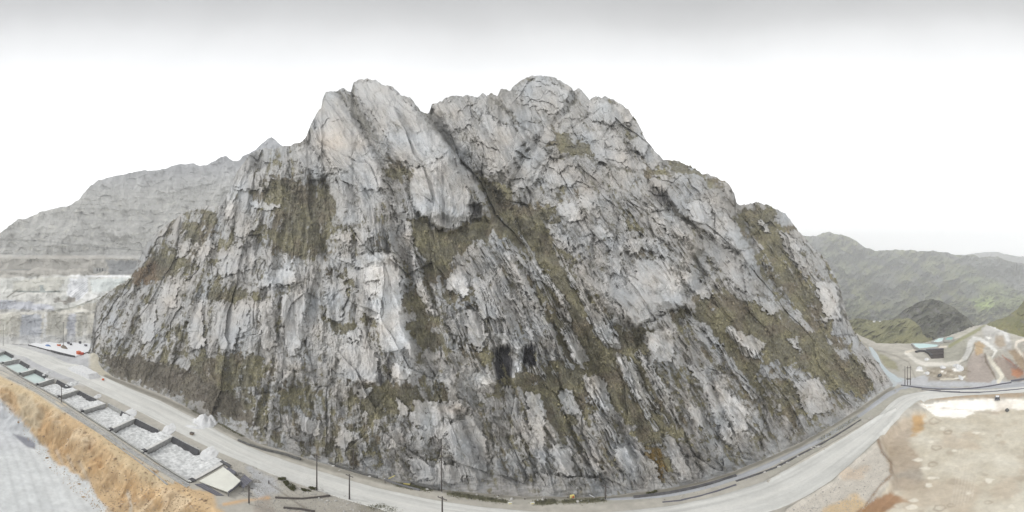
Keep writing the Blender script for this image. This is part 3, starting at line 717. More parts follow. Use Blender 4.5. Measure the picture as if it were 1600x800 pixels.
# lichen and soil held in the joints
joint = np.maximum(sstep(.13, .02, f2c), sstep(.17, .03, f3c) * sstep(-.25, .25, n_iso + .05)) * sstep(-.3, .2, fbm(PXf / 26, PYf / 26, 3, 77) + .12)
speck = sstep(.20, .42, fbm(U / 3.6, V / 7, 4, 78, gain=.65) * .85 + n_iso * .45 + n_band * .55 + (vp - .27) * 1.1 - cleanf * .42)
soil = np.array([.170, .163, .140])
speck = speck * (1 - rb * .8) * (1 - slab * .72) * (1 - zu * .35)
joint = np.maximum(joint * (1 - rb * .6), sstep(.35, .85, sm + n_iso * .35 + .05) * 1.5)
rock = rock * (1 + .22 * rb * vegb)[:, None]
k = np.clip(joint * .40 * (.3 + cm) * (1 - cleanf * .7) + speck * .66 + (sstep(.86, .97, bs) * bk * .45 + sstep(.88, .98, bl) * .4) * sstep(-.2, .3, n_iso + .1), 0, .85)[:, None]
rock = rock * (1 - k) + soil * k
stain_shade = Field(0.0)  # near-black stains, plus cave and overhang shade put into the colour
stain_shade.poly([(770, 550), (796, 538), (801, 570), (798, 598), (778, 603), (772, 575)], .98, 1.8).poly([(815, 545), (836, 538), (837, 572), (818, 580)], 1.0, 1.8)
stain_shade.line([(803, 545), (804, 585)], .9, .7, 2).line([(810, 550), (811, 575)], .7, .7, 2).line([(843, 560), (844, 578)], .7, .7, 2)
stain_shade.poly([(736, 322), (742, 318), (748, 323), (749, 336), (744, 343), (737, 342)], .85, 1.8).line([(691, 262), (694, 350)], .6, .5, 3).line([(686, 262), (684, 300)], 1, .4, 3)  # first patch: darkness inside the cave, painted onto the rock
stain_shade.line([(592, 568), (594, 600)], .8, .8, 3).line([(607, 560), (608, 600)], 1.2, .8, 3).line([(525, 470), (522, 500)], .8, .5, 3)
stain_shade.poly([(1016, 292), (1040, 300), (1052, 322), (1035, 318), (1020, 305)], .6, 3)  # shade of the overhang, painted onto the rock
hk = np.clip(stain_shade.get(PXf + streak * 5, PYf + np.clip(streak, -1, 1) * 16), 0, 1)[:, None]
rock = rock * (1 - hk) + np.array([.035, .035, .04]) * hk
g1 = lin(95, 92, 78); g2 = lin(112, 108, 87); g3 = lin(100, 92, 80)
gm = sstep(-.3, .35, fbm(PXf / 30, PYf / 30, 3, 81))[:, None]; gb = sstep(.0, .5, fbm(PXf / 38, PYf / 38, 3, 82))[:, None]
turf = g1 * (1 - gm) + g2 * gm
turf = turf * (1 - gb * .7) + g3 * gb * .7
turf = turf * (1 + fbm(PXf / 3, PYf / 4, 3, 84)[:, None] * .4) * 1.28
for pts, c in (([(1010, 700), (1032, 698), (1046, 740), (1030, 760), (1015, 735)], lin(120, 98, 52)), ([(205, 425), (245, 410), (250, 440), (215, 448)], lin(118, 98, 78)),
               ([(164, 560), (215, 558), (300, 578), (395, 640), (400, 668), (300, 632), (180, 590)], lin(108, 102, 94))):
    paint_poly(turf, PXf, PYf, pts, c, 6, .8, jag * .4)
vk = (vegm * (.80 + .15 * sstep(-.2, .3, fbm(PXf / 8, PYf / 8, 3, 85))))[:, None]
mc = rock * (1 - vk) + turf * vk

# boulders and pale specks inside the turf
sp = (facets(PXf / 5, PYf / 5, 88)[2] > .986) & (fbm(PXf / 20, PYf / 20, 2, 89) > .05)
mc = np.where((sp & (vegm > .5))[:, None], .36, mc)

# foot row and far side
foot = MV3[:NC].copy(); foot[:, 2] = -4
topr = MV3[-NC:].copy()
back = []
hyp = np.hypot(topr[:, 0], topr[:, 1])
ux, uy = topr[:, 0] / hyp, topr[:, 1] / hyp
for k_ in range(1, 15):
    b_ = topr.copy(); dd = 9.0 * k_ ** 1.25
    b_[:, 0] += ux * dd; b_[:, 1] += uy * dd
    b_[:, 2] = np.maximum(topr[:, 2] - dd * (.95 + .12 * perlin(mpx / 40, mpx * 0 + k_ * .4, 95)) - 1.5 * k_, -160)
    back.append(b_)
Vall = np.concatenate([foot, MV3] + back)
Call = np.concatenate([mc[:NC], mc] + [mc[-NC:]] * len(back))
ROCK = mat_attr("limestone_and_turf", nscale=.8, namp=.13, bump=.55, bscale=1.6)
grid_mesh("mountain", Vall, NR + 1 + len(back), NC, Call, ROCK, props=STRUCT)
# tussocks, low shrubs and dry scrub standing on the face: too many to count
rst = np.random.RandomState(21)
dens = np.clip(vegm * .5 + np.clip(k[:, 0], 0, 1) * .22 * (1 - slab), 0, 1) * edge
Darea = D / np.maximum(np.abs(D0), 1)
cand = np.where(rst.rand(D.size) < dens * .26)[0]
if len(cand) > 90000: cand = rst.choice(cand, 90000, replace=False)
pt = MV3[cand] + rst.normal(size=(len(cand), 3)) * .15
rad = rst.uniform(.16, .42, len(cand)) * (1 + 1.1 * (rst.rand(len(cand)) > .93)) * np.clip(D[cand] / 130, .6, 1.5)
hgt = rad * rst.uniform(.8, 1.7, len(cand))
inward = -MV3[cand][:, :2] / np.maximum(np.hypot(MV3[cand][:, 0], MV3[cand][:, 1]), 1)[:, None]
vv = np.zeros((len(cand), 5, 3)); ph = rst.rand(len(cand)) * 6.28
for i in range(4):
    a = ph + i * 1.571; rr_ = rad * rst.uniform(.7, 1.25, len(cand))
    vv[:, i, 0] = pt[:, 0] + np.cos(a) * rr_; vv[:, i, 1] = pt[:, 1] + np.sin(a) * rr_; vv[:, i, 2] = pt[:, 2] - rad * .25 + rst.uniform(-.1, .1, len(cand))
vv[:, 4] = pt; vv[:, 4, 2] += hgt; vv[:, 4, :2] += inward * (rad * .5)[:, None]
ff = (np.arange(len(cand))[:, None, None] * 5 + np.array([[0, 1, 4], [1, 2, 4], [2, 3, 4], [3, 0, 4]])[None]).reshape(-1, 3).astype(np.int32)
me = bpy.data.meshes.new("scrub_and_tussocks")
me.vertices.add(vv.shape[0] * 5); me.vertices.foreach_set("co", vv.astype(np.float32).ravel())
me.loops.add(ff.size); me.loops.foreach_set("vertex_index", ff.ravel())
me.polygons.add(len(ff)); me.polygons.foreach_set("loop_start", (np.arange(len(ff)) * 3).astype(np.int32)); me.polygons.foreach_set("loop_total", np.full(len(ff), 3, np.int32))
me.update(calc_edges=True)
tcol = turf[cand] * rst.uniform(.75, 1.4, (len(cand), 1)); tcol = np.where((vegm[cand] < .4)[:, None], soil * rst.uniform(.75, 1.3, (len(cand), 1)), tcol)
c4 = np.ones((len(cand), 5, 4), np.float32); c4[:, :, :3] = np.clip(tcol, 0, 1)[:, None, :]
ca = me.color_attributes.new("tone", 'FLOAT_COLOR', 'POINT'); ca.data.foreach_set("color", c4.ravel())
me.materials.append(mat_attr("tussock_leaves", nscale=3.0, namp=.2, bump=0))
o = bpy.data.objects.new("scrub_and_tussocks", me); COL.objects.link(o); o['kind'] = 'stuff'
#@@GROUND
# ------------------------------------------------------------------ the ground sheet
BASINS = [   # top corners of each settling bay in the photograph: near left, far left, far right, near right
    [(-22, 560), (8, 549), (31, 561), (2, 567)],
    [(3, 569), (33, 564), (56, 577), (29, 584)],
    [(30, 587), (56, 578), (84, 592), (56, 601)],
    [(58, 603), (90, 594), (121, 610), (89, 620)],
    [(92, 622), (124, 611), (164, 631), (125, 643)],
    [(128, 645), (169, 631), (211, 654), (170, 672)],
    [(174, 674), (213, 655), (269, 682), (222, 706)],
    [(226, 708), (271, 683), (352, 722), (296, 753)],
]
BD = 1.5      # depth of the bays
row_poly = [at(*b[0])[:2] for b in BASINS] + [at(*BASINS[-1][3])[:2], at(*BASINS[-1][2])[:2]] + [at(*b[1])[:2] for b in BASINS[::-1]]

azs = np.radians(np.concatenate([np.arange(-101, 101.01, .165), np.arange(103, 257, 4.0)]))
dps = np.concatenate([[89, 84, 78, 72, 66, 61, 57, 54, 52], np.arange(50, 4.0, -.15), 4.0 * .93 ** np.arange(1, 42)])
DIST = CAM_H / np.tan(np.radians(dps))
AZ, DD = np.meshgrid(azs, DIST)
GX = (np.sin(AZ) * DD).ravel(); GY = (np.cos(AZ) * DD).ravel()
gn = fbm(GX / 14, GY / 14, 4, 101); gn2 = fbm(GX / 3.5, GY / 3.5, 4, 102); gn3 = fbm(GX / 45, GY / 45, 4, 103)
q0x, q0y = topx(GX, GY, np.zeros_like(GX))
front = np.abs(AZ.ravel()) < R(101.5)
GZ = gn * .18 + gn2 * .10
DSC = np.hypot(GX, GY)
GZ += gn3 * np.clip((DSC - 150) / 200, 0, 1) * 3.0
# the valley on the right falls away beyond the works
VL = np.interp(q0x, [1280, 1330, 1370, 1440, 1480, 1510, 1540, 1560, 1600, 1640], [500, 515, 536, 536, 524, 514, 507, 514, 526, 535])
zv = CAM_H - DSC * np.tan(np.radians((VL - HZ) * DPP)) - 2
GZ = np.where((q0x > 1250) & (q0y < VL), np.minimum(GZ, np.maximum(zv, -400)), GZ)
# left: the bank drops to the pale tailings floor
ELX = [(-400, 470), (-60, 560), (0, 588), (40, 605), (85, 632), (130, 664), (190, 706), (250, 748), (300, 770), (330, 790), (345, 812), (352, 900)]
ex, ey = zip(*ELX)
sL = np.where(q0x < 345, (q0y - np.interp(q0x, ex, ey)), -50) + gn * 5 + fbm(GX / 5, GY / 5, 3, 105) * 4
sL = np.minimum(sL, (352 - q0x) * 1.0)
kL = sstep(0, 55, sL)
GZ -= kL * 9.5 * (front)
GZ += (kL * (1 - kL) * 4) * ((ridged(GX / 13, GY / 13, 2, 106) - .5) * 3.4 + fbm(GX / 5, GY / 5, 2, 108) * 1.6 + facets(GX / 2.2, GY / 2.2, 111)[0] * .55) * front
# right: the flat lies below the road
RP = [(1437, 618), (1440, 634), (1402, 648), (1378, 672), (1374, 700), (1392, 722), (1394, 742), (1372, 762), (1350, 790), (1330, 830), (1330, 1100), (2200, 1100), (2200, 618), (1560, 617), (1500, 620)]
sR = sdf_poly(q0x, q0y, RP) + gn * 2.5
kR = sstep(-2, 13, sR)
GZ -= kR * 3.6 * front
GZ += kR * gn * .25
# right: mounds and cut slopes of the works beyond the flat
for (x, y, rx, ry, h) in ((1520, 556, 16, 18, 4), (1560, 566, 20, 16, 5), (1600, 588, 26, 10, .6), (1480, 580, 26, 6, 3), (1560, 530, 26, 9, 6), (1605, 550, 26, 12, 6), (1500, 540, 12, 8, 3), (1625, 570, 30, 20, 10), (1425, 575, 20, 10, 2)):
    e_ = np.exp(-(((q0x - x) / rx) ** 2 + ((q0y - y) / ry) ** 2) * 1.3)
    GZ += h * e_ + e_ * h * .22 * (ridged(GX / 16, GY / 16, 4, 107) - .5) + np.round(e_ * 4 + gn2 * .15) / 4 * h * .25 - e_ * h * .25
# left: spoil under the quarry
for (x, y, rx, ry, h) in ((60, 560, 40, 5, 1.5), (110, 575, 30, 5, 1.2), (150, 562, 25, 10, 3.5), (60, 590, 22, 4, .8), (100, 594, 22, 4, .8)):
    GZ += h * np.exp(-(((q0x - x) / rx) ** 2 + ((q0y - y) / ry) ** 2) * 1.3)
# bays are sunk
sb = sdf_poly(GX, GY, row_poly)
GZ = np.where(sb > -3, GZ * np.clip(-sb / 3, 0, 1), GZ)
GZ -= (BD + .6) * sstep(-.45, .1, sb)
GZ += np.clip(GZ / 5, 0, 1.5) * (facets(GX / 8, GY / 8, 109)[0] * 1.1 + fbm(GX / 5, GY / 5, 3, 110) * .9) * sstep(110, 160, DSC)
# low berms beside the haul road
for pts, w, h in (([(0, 536), (60, 552), (130, 575), (165, 590), (250, 622), (310, 650), (400, 697), (500, 727), (600, 754)], 2.5, .5),
                  ([(1200, 752), (1300, 695), (1370, 653), (1400, 640)], 2.0, .6), ([(1230, 798), (1300, 755), (1345, 715), (1372, 690)], 2.5, .7),
                  ([(1400, 611), (1500, 612), (1600, 606)], 1.5, .7)):
    GZ += h * np.exp(-(dist_line(q0x, q0y, pts) / w) ** 2) * front

gpx, gpy = topx(GX, GY, GZ)
gpx = np.where(front, gpx, -999.)
gw = (gn2 * 5 + gn * 3) * np.clip(80 / DSC, .25, 1.2)
gc = np.tile(lin(178, 174, 165), (GX.size, 1)) * (1 + gn[:, None] * .10 + gn2[:, None] * .06)
P_ = lambda pts, rgb, soft=4, op=1.0, wb=True: paint_poly(gc, gpx, gpy, pts, lin(*rgb), soft, op, gw if wb else None)
L_ = lambda pts, w, rgb, soft=1.5, op=1.0: paint_line(gc, gpx, gpy, pts, w, lin(*rgb), soft, op, gw * .25)
# far ground: dull olive
far = sstep(330, 600, DSC)[:, None]
gc = gc * (1 - far) + lin(128, 128, 108) * far
# ---- left half
P_([(-60, 520), (150, 530), (165, 565), (130, 600), (-60, 560)], (190, 190, 190), 6)
P_([(40, 548), (140, 560), (140, 590), (110, 600), (40, 570)], (178, 179, 182), 5, .8)
P_([(140, 545), (180, 552), (172, 592), (140, 582)], (186, 180, 163), 4, .9)
P_([(-60, 560), (40, 590), (100, 625), (60, 640), (0, 600)], (172, 170, 166), 4, .8)
P_([(-60, 575), (0, 585), (60, 612), (130, 655), (200, 700), (300, 765), (355, 772), (400, 790), (380, 830), (160, 830), (60, 690), (-60, 600)], (198, 172, 136), 4)
P_([(-60, 560), (0, 582), (50, 602), (100, 632), (100, 645), (40, 622), (0, 604), (-60, 590)], (205, 186, 152), 5, .8)
P_([(120, 650), (170, 685), (230, 730), (270, 755), (240, 760), (180, 715)], (196, 178, 146), 5, .7)
for (x, y, r) in ((90, 700, 22), (150, 730, 20), (200, 770, 26), (70, 668, 14), (250, 780, 24)):
    P_([(x - r, y - r * .6), (x + r * .4, y - r * .7), (x + r, y + r * .3), (x, y + r * .8)], (206, 172, 128), 8, .5)
for (x, y, r) in ((140, 700, 9), (175, 742, 8), (165, 765, 7), (60, 640, 7), (45, 632, 8), (118, 716, 6)):
    P_([(x - r, y - r), (x + r * .4, y - r * .7), (x + r, y + r), (x, y + r)], (160, 130, 98), 5, .6)
bm_ = sstep(.0, .30, fbm(GX / 8, GY / 8, 5, 131) )[:, None] * sstep(.02, .2, kL)[:, None] * (1 - sstep(.92, 1, kL))[:, None]
gc = gc * (1 - bm_ * .45) + gc * np.array([.76, .66, .55]) * bm_ * .45
bp_ = sstep(.1, .35, fbm(GX / 10, GY / 10, 5, 132))[:, None] * sstep(.0, .1, kL)[:, None] * (1 - sstep(.9, 1, kL))[:, None]
gc = gc * (1 - bp_ * .5) + lin(214, 196, 168) * bp_ * .5
fb_ = facets(GX / 2.2, GY / 2.2, 111); fb2_ = facets(GX / .9, GY / .9, 112)
bk_ = ((fb_[2] - .5) * .22 + (fb2_[2] - .5) * .16 - sstep(.12, .02, fb_[1]) * .16) * sstep(.02, .12, kL) * (1 - sstep(.9, 1, kL))
gc = gc * (1 + bk_)[:, None] * (1 + bk_[:, None] * np.array([.0, .25, .5]))
P_([(25, 615), (50, 618), (68, 650), (60, 672), (35, 660)], (196, 182, 156), 5, .8)
P_([(-60, 610), (0, 622), (15, 640), (45, 668), (62, 692), (84, 722), (112, 735), (140, 758), (162, 790), (172, 840), (-60, 840)], (208, 211, 212), 3)
P_([(-60, 620), (8, 632), (30, 655), (40, 700), (-60, 720)], (202, 204, 208), 12, .6)
tm_ = (fbm(GX / 9, GY / 4, 4, 133) * .16 + fbm(GX / 2, GY / 2, 3, 134) * .06)[:, None] * sstep(.85, 1, kL)[:, None]
gc = gc * (1 + tm_ * .6)
for i in range(9):
    x = -20 + i * 18
    L_([(x, 650 + i * 9), (x + 30, 720 + i * 8), (x + 50, 800)], 1.5, (178, 181, 182), 4, .45)
P_([(20, 678), (45, 684), (55, 693), (55, 702), (42, 698), (30, 688)], (140, 142, 150), 1.5, 1, False)
L_([(200, 770), (205, 790), (203, 805)], 2.5, (196, 186, 170), 2, .9)
# strip between bays and bank
L_([(0, 583), (60, 612), (100, 640), (150, 668), (210, 710), (270, 752)], 4, (188, 184, 174), 2, .9)
# road-side gravel, centre bottom
P_([(330, 745), (400, 700), (480, 740), (560, 775), (640, 800), (700, 830), (380, 830), (340, 790)], (178, 174, 165), 6)
P_([(390, 730), (425, 745), (440, 770), (400, 785), (392, 760)], (182, 184, 188), 5, .8)
P_([(425, 770), (520, 775), (600, 800), (600, 830), (400, 830)], (165, 160, 150), 6, .7)
P_([(555, 785), (600, 775), (660, 800), (560, 810)], (140, 136, 124), 4, .8)
P_([(395, 783), (420, 775), (430, 800), (400, 810)], (150, 140, 130), 4, .6)
L_([(420, 755), (470, 790), (500, 810)], 1.2, (128, 122, 112), 1.5, .8)
L_([(350, 788), (380, 782), (420, 778)], 1.5, (215, 165, 100), 4, .7)
# foot of the cliff
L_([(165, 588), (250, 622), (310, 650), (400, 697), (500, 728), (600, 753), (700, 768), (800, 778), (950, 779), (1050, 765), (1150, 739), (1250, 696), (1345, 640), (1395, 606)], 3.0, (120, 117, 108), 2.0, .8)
L_([(700, 775), (800, 784), (950, 784), (1050, 773), (1150, 746), (1250, 704), (1345, 648)], 4, (170, 167, 158), 2, .9)
for seg in ([(620, 756), (670, 764)], [(700, 771), (760, 780), (790, 784)], [(836, 786), (868, 784)], [(880, 784), (945, 780)]):
    L_(seg, 1.6, (108, 108, 82), 1.2, .9)
# ---- right half
P_([(1200, 735), (1345, 642), (1400, 606), (1440, 606), (1400, 630), (1340, 665), (1200, 748)], (168, 166, 156), 3, .8)
P_([(1220, 800), (1300, 752), (1345, 712), (1378, 690), (1400, 745), (1345, 805), (1320, 840), (1150, 840)], (196, 190, 180), 4)
P_([(1290, 790), (1340, 770), (1360, 790), (1340, 830), (1270, 830)], (206, 180, 140), 5, .8)
P_([(1310, 735), (1355, 728), (1350, 748), (1315, 750)], (202, 180, 155), 5, .5)
P_([(1375, 690), (1395, 665), (1430, 645), (1620, 618), (1700, 620), (1700, 840), (1330, 840), (1352, 800), (1398, 745)], (204, 197, 181), 4)
P_([(1372, 690), (1395, 662), (1435, 645), (1445, 660), (1420, 690), (1440, 720), (1440, 760), (1390, 770), (1394, 740), (1388, 715)], (168, 152, 134), 7, .75)
P_([(1425, 650), (1445, 648), (1442, 672), (1425, 680)], (190, 152, 98), 5, .7)
P_([(1340, 800), (1362, 780), (1392, 770), (1430, 785), (1400, 790), (1370, 810)], (150, 112, 78), 4, .85)
L_([(1372, 688), (1378, 706), (1392, 722), (1393, 742), (1374, 760), (1352, 790)], 2.4, (128, 108, 88), 2.5, .8)
P_([(1394, 742), (1440, 730), (1450, 765), (1395, 768)], (158, 152, 142), 6, .6)
P_([(1436, 632), (1500, 624), (1600, 624), (1640, 636), (1590, 640), (1530, 642), (1500, 654), (1462, 650)], (250, 247, 240), 2, 1)
P_([(1440, 618), (1500, 616), (1640, 612), (1640, 622), (1560, 620), (1500, 623), (1440, 627)], (168, 148, 124), 3, .8)
L_([(1405, 625), (1450, 636), (1500, 640), (1560, 646)], .8, (170, 158, 145), 1.5, .6)
mt_ = (fbm(GX / 12, GY / 12, 5, 151))[:, None] * kR[:, None]
gc = gc * (1 + mt_ * np.array([.16, .19, .24]))
mw_ = (sstep(.15, .5, fbm(GX / 18, GY / 18, 4, 152)) * kR * .5)[:, None]
gc = gc * (1 - mw_) + lin(186, 170, 150) * mw_
rr = random.Random(4)
for i in range(46):
    x = rr.uniform(1420, 1640); y = rr.uniform(655, 800); r = rr.uniform(2.5, 9)
    pts = [(x + r * math.cos(t) * rr.uniform(.6, 1.5), y + r * .5 * math.sin(t) * rr.uniform(.6, 1.4)) for t in np.linspace(0, 5.6, 8)]
    if i % 3 == 0: P_(pts, (226, 220, 206), 1.2, .9, False)
    elif i % 3 == 1: L_(pts + pts[:1], .9, (162, 148, 130), 1.5, .7)
    else: P_(pts, (180, 169, 152), 3, .8, False)
for i in range(7):
    x = 1500 + i * 5
    L_([(x, 700 + i * 3), (x - 8, 760), (x - 14, 790)], .6, (212, 205, 192), 1.2, .4)
# works beyond
P_([(1330, 505), (1370, 535), (1400, 560), (1440, 600), (1620, 600), (1640, 500), (1560, 500), (1500, 520), (1440, 530)], (182, 178, 168), 4)
P_([(1358, 540), (1372, 560), (1385, 580), (1415, 592), (1395, 606), (1378, 585), (1362, 562)], (184, 190, 192), 2, 1)
P_([(1370, 548), (1400, 566), (1405, 580), (1380, 572)], (150, 147, 118), 3, .8)
P_([(1395, 600), (1440, 588), (1620, 596), (1620, 608), (1500, 606), (1440, 604)], (186, 188, 192), 2, .9)
P_([(1474, 533), (1512, 524), (1512, 566), (1474, 570)], (164, 162, 150), 2, .9)
L_([(1484, 541), (1505, 528), (1522, 519), (1538, 510)], 2.6, (148, 148, 116), 1.2, .95)
L_([(1480, 535), (1500, 525), (1520, 515)], .8, (196, 192, 180), 1, .8)
P_([(1534, 512), (1546, 507), (1578, 522), (1582, 548), (1560, 546), (1538, 532)], (190, 188, 183), 2, 1)
P_([(1556, 526), (1568, 524), (1572, 542), (1562, 544), (1554, 536)], (168, 152, 130), 3, .8)
L_([(1543, 505), (1556, 512), (1571, 520), (1575, 531)], 3.0, (214, 213, 210), 1.2, 1)
P_([(1575, 548), (1590, 545), (1612, 560), (1612, 582), (1596, 578)], (170, 152, 130), 2, 1)
P_([(1509, 572), (1522, 548), (1530, 545), (1541, 556), (1548, 572), (1556, 588), (1548, 598), (1509, 597)], (168, 158, 150), 2, 1)
P_([(1523, 536), (1531, 533), (1538, 540), (1536, 552), (1524, 556)], (184, 160, 126), 2.5, .9)
P_([(1550, 562), (1562, 556), (1600, 583), (1604, 594), (1575, 596), (1566, 582)], (160, 148, 138), 2, 1)
P_([(1566, 560), (1576, 560), (1598, 580), (1586, 580)], (132, 116, 110), 3, .8)
P_([(1580, 577), (1592, 576), (1600, 584), (1590, 590), (1580, 587)], (186, 128, 92), 2.5, .8)
L_([(1566, 556), (1580, 566), (1600, 582)], .9, (150, 104, 84), 1, .8)
L_([(1416, 551), (1424, 557), (1432, 564), (1446, 569), (1478, 569.5), (1500, 566), (1510, 558)], 3.2, (216, 212, 203), 1.2, 1)
L_([(1416, 550), (1438, 545), (1478, 542)], 1.8, (214, 206, 192), 1, 1)
L_([(1508, 560), (1514, 548), (1516, 536), (1522, 529)], 4.2, (208, 207, 202), 1.2, 1)
L_([(1522, 528.5), (1532, 530), (1544, 538), (1556, 548)], 2.6, (226, 225, 220), 1, 1)
L_([(1556, 548), (1553, 554), (1549, 561)], 1.4, (232, 230, 222), .8, 1)
L_([(1500, 568), (1512, 562), (1520, 548), (1523, 538)], .9, (120, 114, 102), 1, .7)
L_([(1539, 553), (1541, 566), (1550, 580), (1556, 592)], 1.3, (122, 112, 98), 1, .85)
L_([(1545, 558), (1551, 568), (1560, 578), (1566, 588), (1560, 597)], 3.0, (224, 219, 204), 1.2, 1)
L_([(1612, 530), (1598, 531), (1588, 535), (1587, 543), (1600, 557), (1614, 570)], 2.2, (226, 218, 206), 1, 1)
P_([(1449, 575), (1512, 573), (1512, 596), (1449, 596)], (158, 148, 132), 3, .8)
for i in range(14):
    x = 1450 + i * 4.4; y = 577 + (i * 37 % 16)
    L_([(x, y), (x + 9, y + 2.5)], .6, (118, 108, 92) if i % 2 else (204, 196, 180), .8, .7)
L_([(1470, 593), (1490, 592), (1508, 588)], 1.2, (218, 212, 196), .8, .9)
P_([(1418, 596), (1450, 590), (1449, 600), (1425, 602)], (192, 192, 194), 2, .8)
for pts in ([(1430, 577), (1440, 576), (1443, 580), (1432, 580)], [(1487, 576), (1505, 573), (1503, 580), (1492, 581)], [(1468, 579), (1472, 578), (1478, 583), (1472, 582)], [(1441, 583), (1452, 582), (1450, 585)], [(1490, 592), (1508, 588), (1505, 592)], [(1540, 526), (1552, 528), (1545, 530)]):
    P_(pts, (242, 240, 235), .8, 1, False)
L_([(1340, 530), (1362, 545), (1400, 556), (1420, 566), (1430, 590)], 1.0, (150, 145, 135), 1, .8)
fgd = (sstep(120, 200, DSC) * (1 - sstep(500, 700, DSC)))
fgn = (ridged(GX / 9, GY / 22, 4, 141) - .45) * .20 + fbm(GX / 5, GY / 5, 4, 142) * .14 + (facets(GX / 7, GY / 7, 143)[2] - .5) * .12
gc = gc * (1 + (fgd * fgn)[:, None])
ngd = (1 - fgd)[:, None] * (fbm(GX / 1.6, GY / 1.6, 2, 144) * .05 * (1 - kL * .6) + fbm(GX / 4.5, GY / 4.5, 4, 145) * .10)[:, None]
gc = gc * (1 + ngd)
GROUND = mat_attr("ground_soil", nscale=.7, namp=.10, bump=.2, bscale=1.2)
grid_mesh("ground", np.stack([GX, GY, GZ], 1), len(dps), len(azs), gc, GROUND, wrap=True, smooth=True, props=STRUCT)

# ------------------------------------------------------------------ haul road and lanes: thin sheets following the ground
# height lookup on the ground grid
Zg = GZ.reshape(len(dps), len(azs))
lnD = np.log(DIST)
def ground_z(x, y):
    x = np.asarray(x, float); y = np.asarray(y, float)
    a = np.arctan2(x, y); d = np.log(np.hypot(x, y))
    nf = int(round(202 / .165)) + 1
    fi = np.clip((np.degrees(a) + 101) / .165, 0, nf - 1.001)
    fj = np.clip(np.interp(d, lnD, np.arange(len(lnD))), 0, len(lnD) - 1.001)
    i = fi.astype(int); j = fj.astype(int); u = fi - i; v = fj - j
    return (Zg[j, i] * (1 - u) + Zg[j, i + 1] * u) * (1 - v) + (Zg[j + 1, i] * (1 - u) + Zg[j + 1, i + 1] * u) * v

def ribbon(name, left, right, lift, colr_fn, mat, n=260, m=14, props=None):
    """sheet between two edge polylines (photo directions on the ground plane)"""
    def line(pts):
        P = np.array([at(*p)[:2] for p in pts]); s = np.r_[0, np.cumsum(np.hypot(*np.diff(P, axis=0).T))]
        # smooth the corners
        q = np.linspace(0, s[-1], n); X = np.interp(q, s, P[:, 0]); Y = np.interp(q, s, P[:, 1])
        ker = np.ones(9) / 9
        for _ in range(2):
            X[4:-4] = np.convolve(X, ker, 'valid'); Y[4:-4] = np.convolve(Y, ker, 'valid')
        return X, Y
    lx, ly = line(left); rx, ry = line(right)
    t = np.linspace(0, 1, m)[:, None]
    X = (lx * (1 - t) + rx * t).ravel(); Y = (ly * (1 - t) + ry * t).ravel()
    Z = ground_z(X, Y) + lift
    tt_ = np.repeat(np.linspace(0, 1, m)[:, None], n, 1).ravel()
    Z = Z - .25 * (np.abs(tt_ - .5) > .49)
    c = colr_fn(X, Y, tt_)
    return grid_mesh(name, np.stack([X, Y, Z], 1), m, n, c, mat, smooth=True, props=props or STRUCT)

def road_col(base, dusty):
    def f(X, Y, t):
        # wheel tracks run along the road: noise stretched by the cross coordinate
        a = fbm(t * 9, X / 40, 3, 121)[:, None]; b = fbm(X / 9, Y / 9, 3, 122)[:, None]
        a2 = fbm(t * 30, X / 25 + Y / 90, 3, 123)[:, None]; b2 = fbm(X / 1.6, Y / 1.6, 3, 124)[:, None]
        c = np.asarray(base) * (1 + a * .16 + a2 * .09 + b * .08 + b2 * .06)
        k = np.exp(-((t - .5) / .10) ** 2)[:, None] * .5
        return c * (1 - k) + np.asarray(dusty) * k
    return f
ROADM = mat_attr("road_dust", nscale=1.5, namp=.05, bump=.15, bscale=2.0)
road_up = [(-60, 523), (0, 535), (60, 551), (130, 575), (165, 590), (250, 625), (310, 655), (400, 702), (500, 735), (600, 763), (700, 783), (800, 795), (900, 800), (1000, 795), (1100, 779), (1200, 748), (1300, 695), (1370, 651), (1392, 628), (1410, 616), (1450, 611), (1520, 611), (1600, 606), (1680, 600)]
road_dn = [(-60, 530), (0, 545), (50, 565), (110, 592), (165, 618), (230, 650), (290, 682), (390, 727), (500, 768), (610, 800), (700, 822), (800, 834), (900, 838), (1000, 833), (1100, 820), (1220, 797), (1300, 752), (1345, 713), (1378, 680), (1405, 650), (1440, 622), (1520, 617), (1600, 613), (1680, 608)]
ribbon("haul_road", road_up, road_dn, .07, road_col(lin(202, 202, 198), lin(218, 217, 212)), ROADM, n=500, m=26)
LANE = mat_attr("lane_gravel", nscale=1.5, namp=.08, bump=.2, bscale=2.0)
up2 = [(935, 778), (1050, 769), (1120, 752), (1200, 722), (1300, 672), (1345, 644), (1385, 612), (1420, 600), (1500, 606), (1600, 598), (1680, 590)]
dn2 = [(935, 782), (1050, 777), (1120, 761), (1200, 732), (1300, 681), (1345, 652), (1395, 617), (1425, 605), (1500, 611), (1600, 604), (1680, 596)]
ribbon("service_track", up2, dn2, .05, road_col(lin(168, 170, 174), lin(178, 180, 184)), LANE, n=260, m=8)

